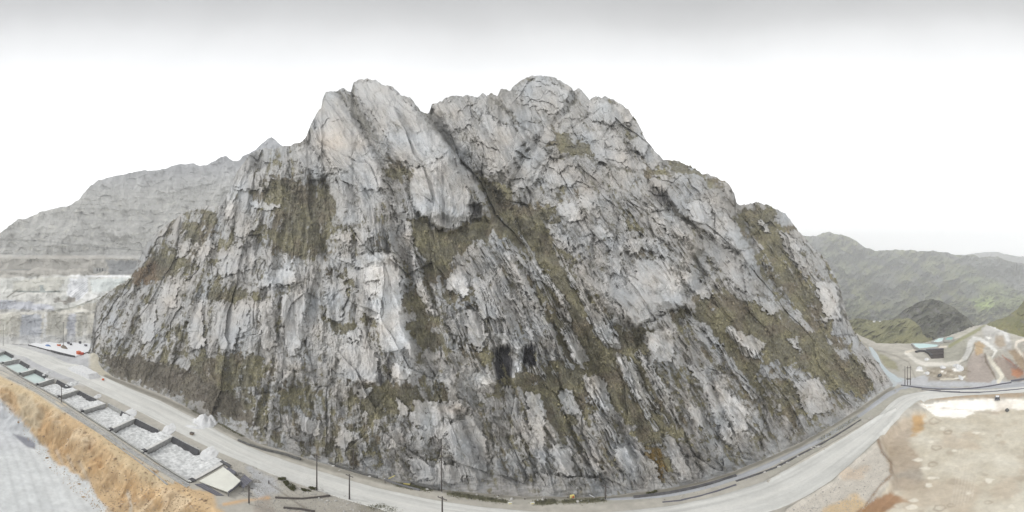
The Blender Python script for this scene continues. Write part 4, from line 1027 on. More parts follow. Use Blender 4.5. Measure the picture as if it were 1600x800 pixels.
# ------------------------------------------------------------------ hills beyond, each with its own distance and relief
def relief(name, top, bot, prof, cfn, mat, step=1.6, rows=160, amp=1.0, seed=200, jag=1.0, side=1.0, nback=8):
    x0, x1 = top[0][0], top[-1][0]
    xs = np.arange(x0, x1 + step, step); nc = len(xs)
    sk_ = np.interp(xs, *zip(*top)) + perlin(xs / 11, xs * 0 + seed, seed) * 1.6 * jag + perlin(xs / 4, xs * 0 + seed, seed + 1) * .8 * jag
    bt_ = np.interp(xs, *zip(*bot))
    t = np.linspace(0, 1, rows)
    X = np.repeat(xs[None], rows, 0); Y = bt_[None] + (sk_ - bt_)[None] * t[:, None]
    Xf, Yf = X.ravel(), Y.ravel()
    tf = np.repeat(t[:, None], nc, 1).ravel()
    Dm, c = prof(Xf, Yf, tf), None
    s, cc, te = px2d(Xf, Yf)
    Dm = Dm * (1 + amp * cfn['rel'](Xf, Yf, tf))
    Vv = np.stack([s * Dm, cc * Dm, CAM_H + te * Dm], 1)
    col_ = cfn['col'](Xf, Yf, tf)
    top_ = Vv[-nc:]; hyp_ = np.hypot(top_[:, 0], top_[:, 1]); bk = []
    for k in range(1, nback + 1):
        b = top_.copy(); dd = Dm[-nc:] * .05 * k ** 1.3
        b[:, 0] *= 1 + dd / hyp_; b[:, 1] *= 1 + dd / hyp_
        b[:, 2] = np.maximum(b[:, 2] - dd * .7, -700)
        bk.append(b)
    f_ = Vv[:nc].copy(); f_[:, 2] = np.minimum(f_[:, 2] - 5, -15)
    return grid_mesh(name, np.concatenate([f_, Vv] + bk), rows + 1 + nback, nc, np.concatenate([col_[:nc], col_] + [col_[-nc:]] * nback), mat, props=STRUCT)

HILL = mat_attr("hill_rock_and_grass", nscale=.02, namp=.06, bump=0)
QUAR = mat_attr("quarry_rock", nscale=.06, namp=.08, bump=0)
# quarry hill on the left
QY = [700, 560, 538, 534, 488, 484, 470, 462, 458, 440, 434, 426, 422, 404, 398, 350, 300, 210]
QD = [214, 214, 216, 219, 243, 300, 318, 330, 370, 395, 440, 450, 530, 560, 640, 720, 830, 1100]
def q_prof(X, Y, t):
    w_ = fbm(X / 45, Y / 60, 4, 301) * 16 * sstep(534, 480, Y) * sstep(404, 430, Y)
    bench = np.interp(Y + w_, QY[::-1], QD[::-1])
    return bench
def q_rel(X, Y, t):
    up = sstep(430, 400, Y)
    b = np.abs(((Y + fbm(X / 90, Y / 40, 3, 303) * 10 + X * .06) / 9.0) % 1.0)
    st = (sstep(.0, .25, b) - b) * .004 * (1 + fbm(X / 30, Y / 30, 2, 318))
    low = 1 - up
    # spoil cones under the benches
    cones = ridged(X / 26, Y / 60, 3, 305) * .04
    return up * (st + fbm(X / 50, Y / 50, 4, 304) * .05 + (.5 - ridged(X / 24, Y / 40, 3, 306)) * .025 + facets(X / 14, Y / 9, 307)[0] * .008) + low * (fbm(X / 30, Y / 14, 4, 302) * .018 + cones * .35 + facets(X / 18, Y / 10, 309)[0] * .004)
def q_col(X, Y, t):
    n = fbm(X / 40, Y / 22, 4, 311)[:, None]; n2 = fbm(X / 5, Y / 3, 3, 312)[:, None]
    n3 = fbm(X / 22, (Y + X * .05 + fbm(X / 50, Y / 50, 2, 320) * 8) / 2.2, 4, 317)[:, None]
    lw_ = sstep(405, 435, Y)[:, None]
    c = np.tile(lin(178, 177, 173), (X.size, 1)) * (1 + n * .14 + n2 * (.12 - .06 * lw_) + n3 * (.20 - .12 * lw_))
    up = sstep(330, 250, Y + X * .05)[:, None]
    c = c * (1 - up) + lin(134, 136, 142) * (1 + n * .2 + n2 * .12 + n3 * .2) * up
    b = ((Y + fbm(X / 90, Y / 40, 3, 303) * 10 + X * .06) / 9.0) % 1.0
    c = c * (1 - (sstep(.80, .95, b) * .10 * sstep(430, 405, Y) * sstep(-.1, .3, fbm(X / 30, Y / 20, 2, 319)))[:, None])
    cone = sstep(.15, .6, fbm(X / 14, Y / 9, 3, 313) )[:, None] * sstep(430, 400, Y)[:, None] * sstep(290, 330, Y)[:, None]
    c = c * (1 - cone * .6) + lin(200, 198, 190) * cone * .6
    w_ = fbm(X / 12, Y / 6, 3, 315) * 3
    pal = lambda pts, rgb, s=3, o=1.0: paint_poly(c, X, Y, pts, lin(*rgb), s, o, w_)
    pal([(-60, 428), (215, 430), (215, 490), (130, 484), (-60, 484)], (208, 208, 203), 3)
    pal([(-60, 405), (100, 398), (215, 404), (215, 430), (120, 430), (-60, 436)], (168, 164, 156), 2, .9)
    pal([(166, 407), (215, 407), (215, 430), (172, 430)], (132, 133, 134), 1.5, 1)
    pal([(110, 431), (204, 429.5), (202, 433), (112, 434)], (236, 236, 236), .8, 1)
    pal([(20, 440), (60, 434), (104, 434), (92, 454), (20, 454)], (196, 194, 184), 2, .8)
    pal([(20, 456), (96, 456), (84, 478), (10, 476)], (212, 211, 206), 2, 1)
    pal([(109, 434), (138, 436), (138, 456), (119, 473), (105, 460)], (228, 229, 231), 1, 1)
    for q in range(6): paint_line(c, X, Y, [(108 + q * 2, 458 + q * 2.4), (138, 437 + q * 3.2)], .45, lin(196, 198, 202), .5, .9)
    pal([(140, 435), (201, 434), (172, 454), (145, 460)], (206, 211, 209), 1, 1)
    pal([(138, 458), (172, 456), (160, 468), (122, 476)], (222, 222, 220), 1.5, .9)
    paint_line(c, X, Y, [(20, 455), (60, 456), (93, 455.5)], 1.1, lin(136, 142, 138), .6, 1)
    pal([(63, 446), (68, 446), (70, 455), (63, 455)], (160, 166, 164), .8, 1)
    paint_line(c, X, Y, [(11, 464.5), (27, 453)], .8, lin(140, 136, 126), .6, 1)
    pal([(84, 466), (92, 464), (97, 472), (86, 473)], (158, 154, 148), 1.2, 1)
    pal([(97, 471), (104, 468), (108, 463), (115, 466), (121, 472), (100, 474)], (158, 153, 146), 1.2, 1)
    pal([(-60, 464), (44, 472), (86, 480), (86, 485), (-60, 482)], (196, 198, 206), 2, .9)
    pal([(84, 488), (146, 473), (160, 470), (160, 487), (100, 489)], (220, 217, 208), 1, 1)
    paint_line(c, X, Y, [(80, 487), (116, 480), (146, 468), (156, 463)], 1.0, lin(158, 158, 148), .8, .9)
    pal([(-60, 489), (160, 489), (160, 540), (-60, 538)], (202, 199, 190), 2, 1)
    for (x0_, x1_, rgb_) in ((30, 64, (184, 187, 194)), (66, 71, (226, 226, 226)), (74, 98, (182, 180, 172)), (103, 117, (184, 186, 194)), (119, 126, (176, 174, 166)), (0, 12, (208, 206, 196)), (128, 134, (212, 210, 204))):
        pal([(x0_ + 3, 492), (x1_ + 2, 491), (x1_, 538), (x0_, 538)], rgb_, 2, .9)
    pal([(-60, 524), (160, 524), (160, 545), (-60, 545)], (204, 204, 203), 5, .7)
    wl = c * 0; 
    paint_line(c, X, Y, [(0, 422), (48, 421)], .8, lin(130, 130, 128), .8, .9)
    paint_line(c, X, Y, [(20, 464), (48, 454)], .9, lin(150, 148, 142), .8, .8)
    paint_line(c, X, Y, [(-10, 375), (60, 376), (150, 386), (225, 392)], .9, lin(120, 120, 118), 1.2, .7)
    paint_line(c, X, Y, [(120, 344), (270, 346)], .7, lin(135, 135, 132), 1.2, .6)
    return c
relief("quarry_hill", [(-90, 395), (-40, 380), (0, 364), (28, 343), (50, 339), (62, 331), (112, 320), (125, 310), (137, 294), (152, 282), (175, 276), (205, 270), (215, 267), (245, 266), (262, 262), (277, 257), (290, 256), (303, 255), (312, 260), (326, 256), (340, 248), (352, 243), (365, 252), (375, 250), (380, 243), (390, 240), (400, 233), (410, 223), (418, 217), (424, 215), (432, 219), (440, 227), (450, 238), (480, 270)],
       [(-90, 560), (480, 560)], q_prof, dict(rel=q_rel, col=q_col), QUAR, step=1.3, rows=330, amp=1.0, seed=210, jag=1.2)

def simple(d0, d1, p=1.0, a1=.05, a2=.03, s=1.0, seed=0):
    def prof(X, Y, t): return d0 + (d1 - d0) * t ** p
    def rel(X, Y, t): return (fbm(X / (60 * s), Y / (50 * s), 4, seed + 1) * a1 + (.5 - ridged((X + Y * .9) / (30 * s), (Y - X * .4) / (55 * s), 4, seed + 2)) * a2 * 1.4 + facets((X + Y) / (12 * s), Y / (10 * s), seed + 3)[0] * a2 * .35)
    return prof, rel
def hcol(base, alt, rockc, kr, seed, s=1.0, extra=None):
    def f(X, Y, t):
        n = sstep(-.35, .35, fbm(X / (50 * s), Y / (30 * s), 4, seed + 5))[:, None]
        r = sstep(.10, .38, fbm((X + Y * .8) / (34 * s), (Y - X * .5) / (16 * s), 5, seed + 6) + kr)[:, None]
        n2 = fbm((X + Y) / (7 * s), (Y - X * .6) / (3.2 * s), 4, seed + 7)[:, None]
        c = (lin(*base) * (1 - n) + lin(*alt) * n)
        c = c * (1 - r * .8) + lin(*rockc) * r * .8
        c = c * (1 + n2 * .30)
        if extra: extra(c, X, Y, fbm(X / 12, Y / 8, 3, seed + 9) * 4)
        return c
    return f
pr, rl = simple(2900, 3400, seed=400)
relief("far_ridge", [(1480, 402), (1520, 396), (1545, 393), (1560, 394), (1580, 399), (1600, 401), (1680, 398)], [(1480, 440), (1680, 440)], pr, dict(rel=rl, col=hcol((128, 130, 125), (120, 122, 120), (130, 130, 135), 0, 401)), HILL, step=3, rows=50, seed=220)
pr, rl = simple(800, 2000, 1.2, .11, .09, seed=420)
def ex1(c, X, Y, w):
    paint_poly(c, X, Y, [(1500, 398), (1545, 402), (1600, 412), (1690, 420), (1690, 470), (1600, 462), (1560, 440), (1520, 415)], lin(112, 113, 118), 6, .8, w)
    paint_poly(c, X, Y, [(1500, 425), (1560, 440), (1610, 470), (1580, 490), (1520, 470)], lin(128, 138, 92), 8, .7, w)
    paint_poly(c, X, Y, [(1515, 468), (1550, 468), (1560, 484), (1535, 486)], lin(165, 182, 108), 6, .9, w)
    paint_poly(c, X, Y, [(1355, 430), (1400, 425), (1412, 475), (1380, 465)], lin(112, 112, 114), 7, .7, w)
    paint_poly(c, X, Y, [(1500, 440), (1525, 445), (1530, 465), (1505, 458)], lin(112, 114, 116), 6, .7, w)
relief("far_hills", [(1180, 380), (1240, 366), (1262, 369), (1275, 369), (1285, 364), (1295, 362), (1312, 367), (1325, 369), (1340, 378), (1352, 387), (1370, 392), (1380, 391), (1400, 390), (1440, 392), (1470, 393), (1490, 397), (1505, 399), (1520, 398), (1530, 402), (1545, 401), (1560, 401), (1575, 408), (1600, 412), (1690, 420)],
       [(1180, 560), (1690, 560)], pr, dict(rel=rl, col=hcol((104, 108, 86), (122, 124, 92), (92, 92, 96), .08, 421, extra=ex1)), HILL, step=1.5, rows=170, seed=230)
pr, rl = simple(430, 640, 1.0, .07, .06, seed=440)
relief("dark_hill", [(1340, 520), (1370, 510), (1395, 497), (1420, 480), (1440, 470), (1455, 467), (1470, 470), (1490, 480), (1510, 495), (1522, 508), (1540, 520)], [(1340, 540), (1540, 545)], pr,
       dict(rel=rl, col=hcol((84, 86, 72), (92, 92, 78), (100, 98, 98), .0, 441, .6)), HILL, step=1.3, rows=70, seed=240)
pr, rl = simple(300, 520, 1.0, .07, .06, seed=460)
relief("grassy_spur", [(1300, 505), (1325, 500), (1345, 497), (1370, 502), (1395, 499), (1420, 497), (1432, 505), (1448, 520), (1470, 535), (1490, 540)], [(1300, 560), (1390, 552), (1420, 548), (1490, 546)], pr,
       dict(rel=rl, col=hcol((116, 116, 86), (128, 126, 92), (112, 108, 88), -.28, 461, .6)), HILL, step=1.2, rows=70, seed=250)
pr, rl = simple(330, 560, 1.0, .05, .03, seed=480)
relief("right_hill", [(1530, 512), (1545, 504), (1560, 499), (1575, 494), (1590, 482), (1600, 470), (1640, 440), (1700, 420)], [(1530, 514), (1560, 520), (1600, 528), (1700, 540)], pr,
       dict(rel=rl, col=hcol((112, 112, 72), (126, 122, 78), (110, 106, 94), -.1, 481, .7)), HILL, step=1.2, rows=80, seed=260)

# ------------------------------------------------------------------ haze: the air of the valley
hz = MB().box((700, 1100, 200), (6700, 3800, 1000))
hz.v = [(x, y, -900 if z < 200 else 620) for x, y, z in hz.v]
hm = bpy.data.materials.new("valley_haze"); hm.use_nodes = True
hm.node_tree.nodes.clear()
ho = hm.node_tree.nodes.new("ShaderNodeOutputMaterial"); hv = hm.node_tree.nodes.new("ShaderNodeVolumePrincipled")
hv.inputs["Color"].default_value = (.97, .985, 1.0, 1); hv.inputs["Density"].default_value = 0.00042; hv.inputs["Anisotropy"].default_value = 0.0
hm.node_tree.links.new(hv.outputs[0], ho.inputs['Volume'])
hz.build("haze", hm, props=STUFF)
#@@OBJ
# ------------------------------------------------------------------ materials of the things
M_CONC = mat_plain("weathered_concrete", (.40, .40, .385), .9, .18, 1.2)
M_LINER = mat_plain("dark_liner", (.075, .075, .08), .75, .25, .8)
M_DARKC = mat_plain("dark_damp_wall", (.11, .108, .112), .85, .3, 1.0)
M_COPE = mat_plain("pale_coping", (.62, .62, .60), .9, .12, .8)
M_GREYC = mat_plain("grey_concrete", (.38, .38, .375), .85, .25, 1.0)
M_SLUDGE = mat_plain("pale_sludge", (.50, .51, .51), .85, .16, 1.1, rgb2=(.80, .81, .81))
M_POWDER = mat_plain("white_powder", (.66, .67, .68), .95, .08, .9, rgb2=(.74, .74, .74))
M_WATER = mat_plain("milky_water", (.50, .60, .58), .25, .05, .12, spec=.4)
M_TURQ = mat_plain("turquoise_water", (.38, .66, .66), .3, .05, .03, spec=.4, rgb2=(.62, .74, .72))
M_TEAL = mat_plain("teal_water", (.10, .36, .32), .3, .1, .05, spec=.4)
M_WOOD = mat_plain("dark_pole_wood", (.09, .08, .075), .9, .25, 2.0)
M_METAL = mat_plain("dull_metal", (.22, .22, .23), .5, .1, 2.0, metal=.3)
M_CREAM = mat_plain("cream_sheeting", (.66, .66, .60), .6, .06, .6)
M_SLATE = mat_plain("slate_sheeting", (.13, .13, .155), .7, .1, 1.2)
M_ORANGE = mat_plain("orange_paint", (.62, .13, .04), .6, .15, 2.0)
M_RED = mat_plain("red_paint", (.50, .08, .05), .6, .15, 2.0)
M_BLUE = mat_plain("blue_tarp", (.10, .20, .42), .6, .15, 2.0)
M_WHITE = mat_plain("white_paint", (.74, .75, .77), .55, .05, 1.0)
M_YEL = mat_plain("yellow_paint", (.70, .60, .22), .6, .1, 2.0)
M_BROWN = mat_plain("brown_spoil", (.22, .18, .14), .95, .2, 1.5)
M_ROCKD = mat_plain("dark_rubble", (.13, .13, .125), .95, .3, 1.5)
M_GREYR = mat_plain("grey_rubble", (.30, .29, .27), .95, .4, 3.0)
M_ROCKP = mat_plain("pale_boulder", (.48, .47, .45), .9, .2, 2.0)
M_LEAF = mat_plain("olive_leaves", (.075, .085, .035), .8, .4, 3.0, rgb2=(.14, .14, .06))
M_TWIG = mat_plain("pale_twigs", (.34, .32, .30), .9, .2, 3.0)
M_GLASS = mat_plain("dark_glass", (.03, .035, .04), .15, .1, 1.0, spec=.6)
M_TYRE = mat_plain("black_rubber", (.03, .03, .03), .8, .1, 1.0)
M_CHAR = mat_plain("charcoal_earth", (.075, .065, .062), .95, .3, .4)

def gz(x, y): return float(ground_z(x, y))

def heap_bm(rx, ry, h, seed=0, n=44, m=18, rough=.30, base=.25, flat=0.0):
    """piled loose material or a boulder: closed mound with an uneven outline"""
    rs = np.random.RandomState(seed + 3)
    ph = rs.rand(6) * 6.28
    vs = []; fs = []
    for j in range(m + 1):
        t = j / m
        for i in range(n):
            a = 2 * math.pi * i / n
            w = 1 + rough * (math.sin(2 * a + ph[0]) + .7 * math.sin(3 * a + ph[1]) + .5 * math.sin(5 * a + ph[2])) * .5
            r = 1 - t
            z = h * min(1.0, (1 - r ** 1.3) * (1 + flat)) if flat else h * (1 - r ** 1.25)
            z += h * .5 * float(fbm(np.array([r * w * math.cos(a) * 2.1 + seed]), np.array([r * w * math.sin(a) * 2.1 + seed]), 4, 9)[0]) * (t > 0) * min(1, t * 5)
            vs.append((rx * r * w * math.cos(a), ry * r * w * math.sin(a), z if j else -base))
    for j in range(m):
        for i in range(n):
            fs.append((j * n + i, j * n + (i + 1) % n, (j + 1) * n + (i + 1) % n, (j + 1) * n + i))
    fs.append(tuple(range(n))[::-1])
    return MB().add(vs, fs)

def heap(name, px, py, rx, ry, h, mat, label, cat, rz=0.0, seed=0, group=None, flat=0.0, rough=.18):
    x, y, _ = at(px, py)
    o = heap_bm(rx, ry, h, seed, flat=flat, rough=rough).build(name, mat, props=tagp(label, cat, group), smooth=True)
    o.location = (x, y, gz(x, y)); o.rotation_euler = (0, 0, rz)
    return o

def boulder_bm(r, seed):
    rs = np.random.RandomState(seed); n, m = 10, 7; vs = []; fs = []
    for j in range(m + 1):
        th = math.pi * j / m
        for i in range(n):
            a = 2 * math.pi * (i + .5 * (j % 2)) / n
            k = r * (1 + .22 * (rs.rand() - .5) * 2 * (0 < j < m))
            vs.append((k * math.sin(th) * math.cos(a) * 1.15, k * math.sin(th) * math.sin(a), k * math.cos(th) * .72 + r * .35))
    for j in range(m):
        for i in range(n):
            fs.append((j * n + i, (j + 1) * n + i, (j + 1) * n + (i + 1) % n, j * n + (i + 1) % n))
    return MB().add(vs, fs)

# ------------------------------------------------------------------ settling bays beside the road
def bay(i, c, label, fluid):
    nl, fl, fr, nr = [np.array(at(*p)) for p in c]
    o = nl[:2] * 1.0
    root = thing("settling_bay", label, "settling basin", (o[0], o[1], 0), 0, "walled settling bays in a row beside the haul road")
    L = lambda p: (p[0] - o[0], p[1] - o[1])
    nl, fl, fr, nr = nl[:2], fl[:2], fr[:2], nr[:2]
    # floor: a bilinear sheet that climbs to the road at its far right corner
    n = 40; vs = []; fs = []
    for a in range(n + 1):
        for b in range(n + 1):
            u, v = a / n, b / n
            p = (nl * (1 - u) + nr * u) * (1 - v) + (fl * (1 - u) + fr * u) * v
            z = -BD
            if fluid != 'water':
                z = -BD + float(fbm(np.array([p[0] / 3.]), np.array([p[1] / 3.]), 4, 500 + i)[0]) * .40 + float(fbm(np.array([p[0] * 1.3]), np.array([p[1] * 1.3]), 3, 520 + i)[0]) * .28 * (i > 3) + .15
                r_ = max(0, u - .52) / .48 * max(0, v - .25) / .75
                z += (BD + .15) * min(1, r_ * 1.8)
                z = min(z, .28)
            q = L(p); vs.append((q[0], q[1], z))
    for a in range(n):
        for b in range(n):
            k = a * (n + 1) + b; fs.append((k, k + n + 1, k + n + 2, k + 1))
    MB().add(vs, fs).build("water_surface" if fluid == 'water' else "sludge_bed", M_WATER if fluid == 'water' else M_SLUDGE, root, smooth=True)
    if fluid == 'water':     # dried rim in the far right corner
        q = [nr * .0 + fr, fr * .5 + fl * .5, fr * .6 + nr * .4]
        MB().quadprism([L(q[0]), L(q[1]), L(q[2])], -BD - .3, -BD + .45).build("dried_sludge", M_SLUDGE, root)
    MB().wall(L(nr), L(fr), .42, -BD - .5, .18).build("divider_wall", M_CONC, root)
    MB().wall(L(nr), L(fr), .85, .18, .36).build("coping", M_COPE, root)  # top course in a paler tone than the wall
    MB().wall(L(nr + (fr - nr) * .03 + (nl - nr) / np.linalg.norm(nl - nr) * -.33), L(fr + (nl - nr) / np.linalg.norm(nl - nr) * -.33), .1, -BD - .4, .18).build("grey_face", M_GREYC, root)  # thin slab along one side, a little darker than the wall
    if i == 0:
        MB().wall(L(nl), L(fl), .55, -BD - .5, .30).build("divider_wall", M_CONC, root)
    MB().wall(L(nl), L(nr), .45, -BD - .5, .22).build("kerb_wall", M_CONC, root)
    k = [.62, .6, .62, .7, .72, .85, .66, .55][i]
    e_ = fl + (fr - fl) * k
    MB().wall(L(fl), L(e_), .5, -BD - .5, .36).build("back_wall", M_CONC, root)
    s_ = [0, 0, 0, 0, 0, .55, 0, 0][i]
    d_ = (nl - fl) / np.linalg.norm(nl - fl)
    a0 = fl + (fr - fl) * s_ ; off = d_ * .3
    top = [(*L(a0 + off), .40), (*L(e_ + off), .40)]
    w = 1.1
    bot = [(*L(e_ + off + d_ * w), -BD + .05), (*L(a0 + off + d_ * w), -BD + .05)]
    dn = [(*L(e_ + off), -BD - .3), (*L(a0 + off), -BD - .3)]
    MB().add(top + bot + [dn[1], dn[0]], [(0, 1, 2, 3), (1, 0, 4, 5), (3, 2, 5, 4), (0, 3, 4), (1, 5, 2)]).build("dark_liner", M_LINER, root)
    q = nr + (fr - nr) * .04
    ang = math.atan2(*(nr - nl)[::-1])
    MB().box((*L(nr + (fr - nr) / np.linalg.norm(fr - nr) * .8), .05), (1.3, 1.1, .7), ang).build("sluice_box", M_LINER, root)
    return root
BL = ["milky settling bay cut by the left edge of the picture, first of the row",
      "settling bay full of milky aqua water, second of the row from the far end",
      "last settling bay with milky aqua water, beside the first one of dry white sludge",
      "walled bay of smooth white sludge with a utility pole standing at its kerb",
      "wet grey sludge bay with a long dark back wall, fifth of the row",
      "sludge bay whose back wall is dark only on its right half",
      "lumpy grey sludge bay, second nearest, with a white pile at its right corner",
      "largest and nearest walled bay, heaped with bright churned white sludge"]
for i, c in enumerate(BASINS): bay(i, c, BL[i], 'water' if i < 3 else 'sludge')

# channel on the camera side of the bays
def strip_along(pts, w, z0, z1, mb):
    P = [np.array(at(*p)[:2]) for p in pts]
    for a, b in zip(P[:-1], P[1:]): mb.wall(a, b, w, z0 + gz(*((a + b) / 2)), z1 + gz(*((a + b) / 2)))
    return mb
root = thing("concrete_channel", "long concrete channel with a dark bed running below the settling bays", "channel", (*at(120, 652)[:2], 0))
def child_world(mb, name, mat, root):
    o = root.location; mb.v = [(x - o[0], y - o[1], z - o[2]) for x, y, z in mb.v]
    return mb.build(name, mat, root)
ch = [(-20, 573), (5, 580), (30, 592), (58, 608), (90, 627), (125, 650), (172, 679), (222, 713), (262, 737), (296, 758)]
ch2 = [(x - 4, y + 3.5) for x, y in ch]
for nm, pts, w, a, b, m in (("channel_bed", [(x - 2, y + 1.8) for x, y in ch], .7, -.1, .05, M_GREYC), ("channel_side", ch, .28, -.2, .24, M_CONC), ("channel_side", ch2, .28, -.3, .2, M_CONC)):
    mb = MB()
    P = [np.array(at(*p)[:2]) for p in pts]
    for p, q in zip(P[:-1], P[1:]): mb.wall(p, q, w, a, b)
    child_world(mb, nm, m, root)
root = thing("low_stone_kerb", "broken dark kerb line between the channel and the orange bank", "kerb", (*at(150, 676)[:2], 0))
P = [at(*p)[:2] for p in [(10, 590), (40, 603), (62, 616), (84, 630), (106, 645), (130, 661), (160, 680), (190, 702), (215, 720), (240, 739), (262, 757)]]
for k, (p, q) in enumerate(zip(P[:-1], P[1:])):
    mb = MB().wall(p, q, .3, gz(*p) - .3, gz(*p) + .16); child_world(mb, "kerb_stone", M_GREYC, root)

# ------------------------------------------------------------------ canopy and sheets at the near end of the bays
cx, cy, _ = at(345, 756)
root = thing("sloping_canopy", "cream sheet canopy sloping down beside the nearest settling bay", "canopy", (cx, cy, 0))
q = [at(311, 753)[:2], at(350, 734)[:2], at(376, 759)[:2], at(357, 774)[:2]]
mb = MB().quadprism(q, [.10, .9, 1.5, .9], [.30, 1.1, 1.7, 1.1]); child_world(mb, "roof_sheet", M_CREAM, root)
for k, (a, b) in enumerate(((2, 3), (1, 2))):
    mb = MB().wall(q[a], q[b], .22, .75, 1.25); child_world(mb, "fascia", M_SLATE, root)
for k in (1, 2, 3):
    mb = MB().tube((q[k][0] * .995, q[k][1] * .995, -.1), (q[k][0] * .995, q[k][1] * .995, 1.2), .12); child_world(mb, "post", M_METAL, root)
def sheet(name, pts, z, label, mat=M_SLATE, cat="sheet", th=.08):
    P = [at(*p)[:2] for p in pts]; c = np.mean(P, 0)
    r = thing(name, label, cat, (c[0], c[1], 0))
    P2 = [(p[0], p[1]) for p in P]
    zz = z if isinstance(z, list) else [z] * 4
    child_world(MB().quadprism(P2, zz, [a + th for a in zz]), "sheet_panel", mat, r)
    # seams of the sheet
    for t in (.33, .66):
        a = np.array(P[0]) * (1 - t) + np.array(P[1]) * t; b = np.array(P[3]) * (1 - t) + np.array(P[2]) * t
        za = zz[0] * (1 - t) + zz[1] * t; zb = zz[3] * (1 - t) + zz[2] * t
        child_world(MB().wall(a, b, .1, [za, zb, zb, za], [za + th + .04, zb + th + .04, zb + th + .04, za + th + .04]), "seam", M_METAL, r)
    for p, zq in zip(P, zz):
        if zq > .5: child_world(MB().tube((p[0], p[1], -.1), (p[0], p[1], zq), .06), "leg", M_METAL, r)
    return r
sheet("slate_roof_sheet", [(343, 744), (357, 735), (369, 743), (362, 755)], [.5, 1.1, 1.2, .7], "slate grey sheet roof between the cream canopy and the road", cat="sheet roof")
sheet("slate_roof_sheet", [(372, 756), (382, 748), (394, 757), (380, 767)], [.8, 1.3, 1.3, .8], "small slate grey sheet roof at the end of the row, next to a pole", cat="sheet roof")
sheet("dark_apron", [(304, 757), (318, 756), (350, 775), (338, 775)], .12, "dark sheet lying on the ground in front of the cream canopy", M_SLATE, "ground sheet")
x, y, _ = at(356, 730)
sheet("dark_cover", [(343, 723), (347, 721), (362, 729), (358, 732)], [.3, .4, .4, .3], "narrow dark cover on the road side of the nearest bay", M_LINER, "cover")

# ------------------------------------------------------------------ utility poles
def pole(px, pt, pb, label, arms=1, r=.13):
    x, y, _ = at(px, pb); z0 = gz(x, y); d = math.hypot(x, y)
    h = CAM_H + d * math.tan(R((HZ - pt) * DPP)) - z0
    root = thing("utility_pole", label, "utility pole", (x, y, z0), math.atan2(y, x) + .9, "wooden utility poles around the haul road")
    MB().tube((0, 0, -1.0), (0, 0, h), r * 1.25, r * .8, 10).build("shaft", M_WOOD, root, smooth=True)
    for k in range(arms):
        a = MB().box((0, 0, h - .5 - .9 * k), (1.7, .11, .13)).build("crossarm", M_WOOD, root)
        for s in (-.75, -.3, .3, .75):
            MB().tube((s, 0, h - .44 - .9 * k), (s, 0, h - .2 - .9 * k), .06, .04, 6).build("insulator", M_METAL, a)
    MB().tube((0, 0, -.3), (0, 0, .25), r * 1.6, r * 1.5, 10).build("footing", M_CONC, root)
    return root
for a in [(5, 507, 541, "distant utility pole at the left edge of the picture, by the haul road"),
          (99, 503, 545, "tall pole rising out of the white storage platform under the quarry wall"),
          (96, 600, 629, "pole at the kerb of the fourth settling bay"),
          (389, 759, 787, "short pole between the small slate roof and the gravel yard"),
          (495, 710, 767, "tall pole on the near side of the haul road, by the green bushes"),
          (546, 741, 780, "pole on the road verge, next along from the one by the bushes"),
          (552, 700, 737, "thin pale pole at the foot of the cliff behind the haul road"),
          (690, 697, 769, "slender pole against the cliff beside the dark grass ledge"),
          (691, 776, 834, "pole in the near verge whose foot is below the picture's edge"),
          (946, 758, 781, "short pole at the cliff foot at the end of the thin grass strip")]:
    pole(*a, r=.10 if a[0] in (552, 690) else .13)
bx, by, _ = at(1418, 602)
root = thing("pole_frame", "three wooden poles joined by one cross beam beside the service track", "power line frame", (bx, by, gz(bx, by)))
d = math.hypot(bx, by); h = CAM_H + d * math.tan(R((HZ - 572) * DPP)) - gz(bx, by)
for px in (1414, 1418, 1422.5):
    x, y, _ = at(px, 602)
    MB().tube((x - bx, y - by, -1), (x - bx, y - by, h), .16, .11, 10).build("shaft", M_WOOD, root, smooth=True)
xa, ya, _ = at(1416, 602); xb, yb, _ = at(1423.5, 602)
hb = CAM_H + d * math.tan(R((HZ - 592) * DPP)) - gz(bx, by)
MB().wall((xa - bx, ya - by), (xb - bx, yb - by), .3, hb - .25, hb + .15).build("cross_beam", M_WOOD, root)
MB().wall((xa - bx, ya - by), (xb - bx, yb - by), .2, h - .9, h - .7).build("top_beam", M_WOOD, root)

# ------------------------------------------------------------------ storage platform below the quarry
pf = [(44, 540), (118, 559), (152, 548), (152, 539), (70, 534)]
P = [np.array(at(*p)[:2]) for p in pf]; c = np.mean(P, 0); zt = 1.0
root = thing("storage_platform", "long white topped platform with a dark front wall, under the quarry face", "platform", (c[0], c[1], 0))
child_world(MB().quadprism(P, -1, zt), "white_deck", M_WHITE, root)
for a, b in ((.0, .20), (.21, .42), (.43, .50), (.51, .78), (.79, .99)):
    p = P[0] + (P[1] - P[0]) * a; q = P[0] + (P[1] - P[0]) * b
    t_ = (p - 0) / np.linalg.norm(p) * -.25
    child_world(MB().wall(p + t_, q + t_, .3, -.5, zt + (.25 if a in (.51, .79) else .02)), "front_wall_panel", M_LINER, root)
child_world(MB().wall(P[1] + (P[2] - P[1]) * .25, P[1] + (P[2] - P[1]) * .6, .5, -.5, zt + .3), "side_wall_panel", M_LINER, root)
def on_deck(px, py): return at(px, py, zt)
def crate(px, py, s, mat, label, cat, rz=.4, lidm=None, name="storage_container"):
    x, y, z = on_deck(px, py)
    r = thing(name, label, cat, (x, y, z), rz)
    MB().box((0, 0, s[2] / 2), s).build("body", mat, r)
    MB().box((0, 0, s[2] + .06), (s[0] + .12, s[1] + .12, .12)).build("lid", lidm or mat, r)
    for k in (-.3, 0, .3): MB().box((s[0] * k, -s[1] / 2 - .03, s[2] / 2), (.1, .06, s[2] * .9)).build("rib", mat, r)
    return r
